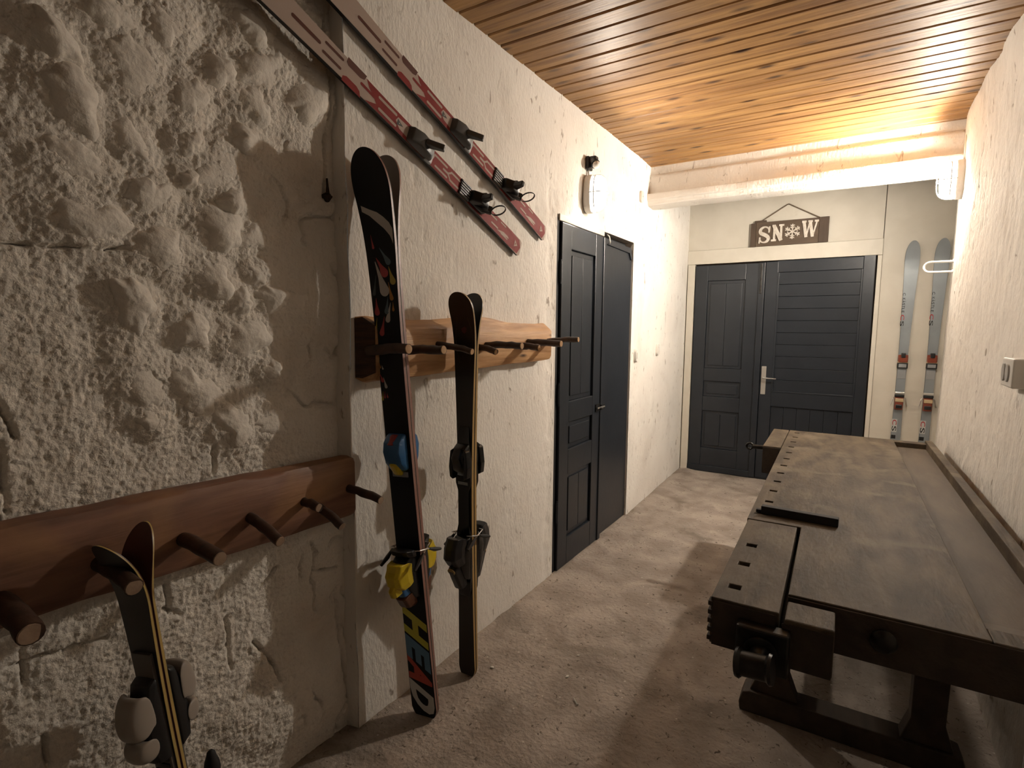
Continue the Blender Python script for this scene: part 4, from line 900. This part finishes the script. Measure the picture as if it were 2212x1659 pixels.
us = [0, hu-hw, hu+hw, .157, .525]; vs = [0, .065, .505, 2.28, 2.335]+[h+s_*hv for h in HOLES for s_ in (-1, 1)]
inhole = lambda u, v: abs(u-hu) < hw and any(abs(v-h) < hv for h in HOLES)
plate(us, vs, .695, HB, lambda u, v: not (u < .157 and v < .505) and not inhole(u, v)).build('bench_top', M_BENCH, wbn, bevel=.0025)
MB().box((.160, -.002, .667), (.700, .062, .694)).box((.5255, -.002, .667), (.700, .062, HB-.001)).build('end_cap', M_BENCH, wbn, bevel=.003)
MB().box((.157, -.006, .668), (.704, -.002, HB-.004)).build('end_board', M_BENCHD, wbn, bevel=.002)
MB().box((.02, 2.285, .667), (.700, 2.337, .694)).box((.5255, 2.275, .667), (.700, 2.337, HB-.001)).build('end_cap', M_BENCH, wbn, bevel=.003)
MB().box((.5255, .0625, .715), (.668, 2.2745, .752)).add([(.526, .0625, HB-.004), (.668, .0625, HB-.004), (.668, .150, .7525), (.526, .150, .7525), (.526, .0625, .7521), (.668, .0625, .7521)], [(0, 1, 2, 3), (0, 3, 4), (1, 5, 2), (0, 4, 5, 1)]).build('tray', M_TRAY, wbn)
MB().box((.6685, .0, .66), (.701, 2.336, HB+.012)).build('back_rail', M_BENCH, wbn, bevel=.003)
# tail vice: sliding block, side arm, iron plate and screw hub
TH_ = [-.027, .123, .267]
vs = [-.108, .497]+[h+s_*.012 for h in TH_ for s_ in (-1, 1)]
tv = plate([.004, .030, .057, .147], vs, .668, HB, lambda u, v: not (.030 < u < .057 and any(abs(v-h) < .012 for h in TH_))).build('tail_vice', M_BENCH, wbn, bevel=.0025)
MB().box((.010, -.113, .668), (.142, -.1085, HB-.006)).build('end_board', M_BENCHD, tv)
for k in range(5):
    z0 = .676+k*.021; MB().box((-.001, -.1125, z0), (.010, -.088, z0+.011)).build('dovetail', M_BENCHD, tv, bevel=.001)
MB().box((.158, -.112, .664), (.253, -.018, HB-.008)).build('vice_arm', M_BENCH, tv, bevel=.004)
MB().box((.154, -.1145, .664), (.251, -.1125, HB-.018)).build('end_board', M_BENCHD, tv)
ip = MB().box((.066, -.150, .655), (.172, -.113, .752)).build('iron_plate', M_IRON, tv, bevel=.005)
hubM = axisM((.118, -.150, .705), (0, -1, -.12))
MB().lathe([(.034, 0), (.034, .006), (.020, .010), (.018, .035)], hubM, 20).build('screw_collar', M_IRON, ip, smooth='auto')
MB().lathe([(.030, -.036), (.032, -.030), (.026, -.024), (.026, .024), (.032, .030), (.030, .036)], axisM((.112, -.196, .695), (1, -.1, .12)), 20).build('screw_hub', M_IRON, ip, smooth='auto')
MB().tube([(.10, -.02, .668), (.10, .40, .668)], .017, 12).build('vice_screw', M_IRON, tv, smooth='auto')
# front vice at the far end
fv = MB().box((-.090, 1.757, .630), (-.004, 2.337, HB-.001)).build('front_vice_jaw', M_BENCH, wbn, bevel=.004)
MB().box((-.089, 1.752, .632), (-.006, 1.757, HB-.008)).build('end_board', M_BENCHD, fv)
MB().tube([(-.088, 1.86, .748), (-.150, 1.86, .748)], [.013, .012], 12).lathe([(.020, -.003), (.020, .006)], axisM((-.090, 1.86, .748), (-1, 0, 0)), 14).build('vice_screw', M_IRON, fv, smooth='auto')
tor = [(-.166+.016*math.cos(a), 1.86, .748+.016*math.sin(a)) for a in np.linspace(0, 2*math.pi, 20)]
MB().tube(tor, .0065, 8).build('screw_eye', M_IRON, fv, smooth='auto')
# under-frame
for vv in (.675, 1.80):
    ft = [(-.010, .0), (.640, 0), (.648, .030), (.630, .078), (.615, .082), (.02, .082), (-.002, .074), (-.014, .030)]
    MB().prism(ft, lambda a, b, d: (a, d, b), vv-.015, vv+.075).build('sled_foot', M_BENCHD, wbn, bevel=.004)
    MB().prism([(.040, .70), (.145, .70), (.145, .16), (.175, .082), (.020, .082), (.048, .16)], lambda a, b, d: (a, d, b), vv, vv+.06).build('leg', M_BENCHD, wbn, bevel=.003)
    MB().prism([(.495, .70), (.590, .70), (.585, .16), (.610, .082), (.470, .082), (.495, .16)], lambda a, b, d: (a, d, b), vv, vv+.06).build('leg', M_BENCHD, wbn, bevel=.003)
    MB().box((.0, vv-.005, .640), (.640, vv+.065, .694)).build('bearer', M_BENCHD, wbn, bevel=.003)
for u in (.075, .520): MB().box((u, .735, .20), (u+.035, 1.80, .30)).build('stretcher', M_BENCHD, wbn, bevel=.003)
MB().lathe([(.022, 0), (.026, .012), (.018, .022), (.004, .026)], axisM((.345, -.006, .730), (0, -1, 0)), 16).build('screw_boss', M_IRON, wbn, smooth='auto')
# loose wooden batten on the bench top, shade on its face painted in as black
bt = empty('batten', (0, 0, 0)); tag(bt, 'loose dark strip of wood lying across the bench top, its shade painted in as black', 'batten')
cB_ = Matrix.Translation((-.257, 1.372, 0)) @ Matrix.Rotation(BTH, 4, 'Z')
bt.matrix_world = cB_ @ Matrix.Translation((.146, .583, HB+.0004)) @ Matrix.Rotation(-.05, 4, 'Z')
MB().box((-.112, -.016, 0), (.112, .010, .027)).build('strip', M_BLACKM, bt, bevel=.002)
MB().box((-.128, -.012, .002), (-.112, .004, .012)).build('tongue', M_BLACKM, bt, bevel=.001)

# ------------------------------------------------------------------ small things on the floor
scw = empty('screw', (-.794, 1.718, .006), 2.4); tag(scw, 'single bright screw lying on the concrete floor', 'screw')
MB().lathe([(.0022, 0), (.0022, .030), (.0004, .040)], axisM((0, 0, 0), (1, 0, 0)), 8).build('shank', M_STEEL, scw, smooth='auto')
MB().lathe([(.0045, 0), (.0045, .0015), (.0022, .004)], axisM((-.002, 0, 0), (1, 0, 0)), 10).build('head', M_STEEL, scw, smooth='auto')
def chip(x, y, s_, label):
    rs = random.Random(int(x*1000)); mb = MB()
    rg = [[(s_*math.cos(a)*(k+.2*rs.random()), s_*.6*math.sin(a)*(k+.2*rs.random()), h) for a in np.linspace(0, 2*math.pi, 8)[:-1]] for k, h in ((.9, 0), (1, s_*.3), (.5, s_*.55))]
    o = mb.rings(rg).build('plaster_chip', M_CHIP); o.location = (x, y, .002); o.rotation_euler = (0, 0, rs.random()*3); tag(o, label, 'chip', 'plaster chips on the floor')
chip(-.925, 2.000, .006, 'tiny white plaster chip on the floor, farthest from the bench screw vice'); chip(-.901, 1.847, .008, 'small white plaster chip on the floor just beyond the screw'); chip(-1.187, 1.731, .008, 'white plaster chip on the floor right of the shorter black skis')
pp_ = MB(); rs = random.Random(5); rg = []
for i in range(9):
    rg.append([(-.05+.10*i/8, -.04+.08*j/7, .010+.020*rs.random()+.010*math.sin(i*1.3+j)) for j in range(8)])
pp_.rings(rg, closed=False, caps=False)
o = pp_.build('paper_scrap', M_PAPER); o.location = (.33, 1.99, .0); tag(o, 'pale crumpled scrap on the floor by the bench foot', 'paper')
sol = o.modifiers.new('thickness', 'SOLIDIFY'); sol.thickness = .002
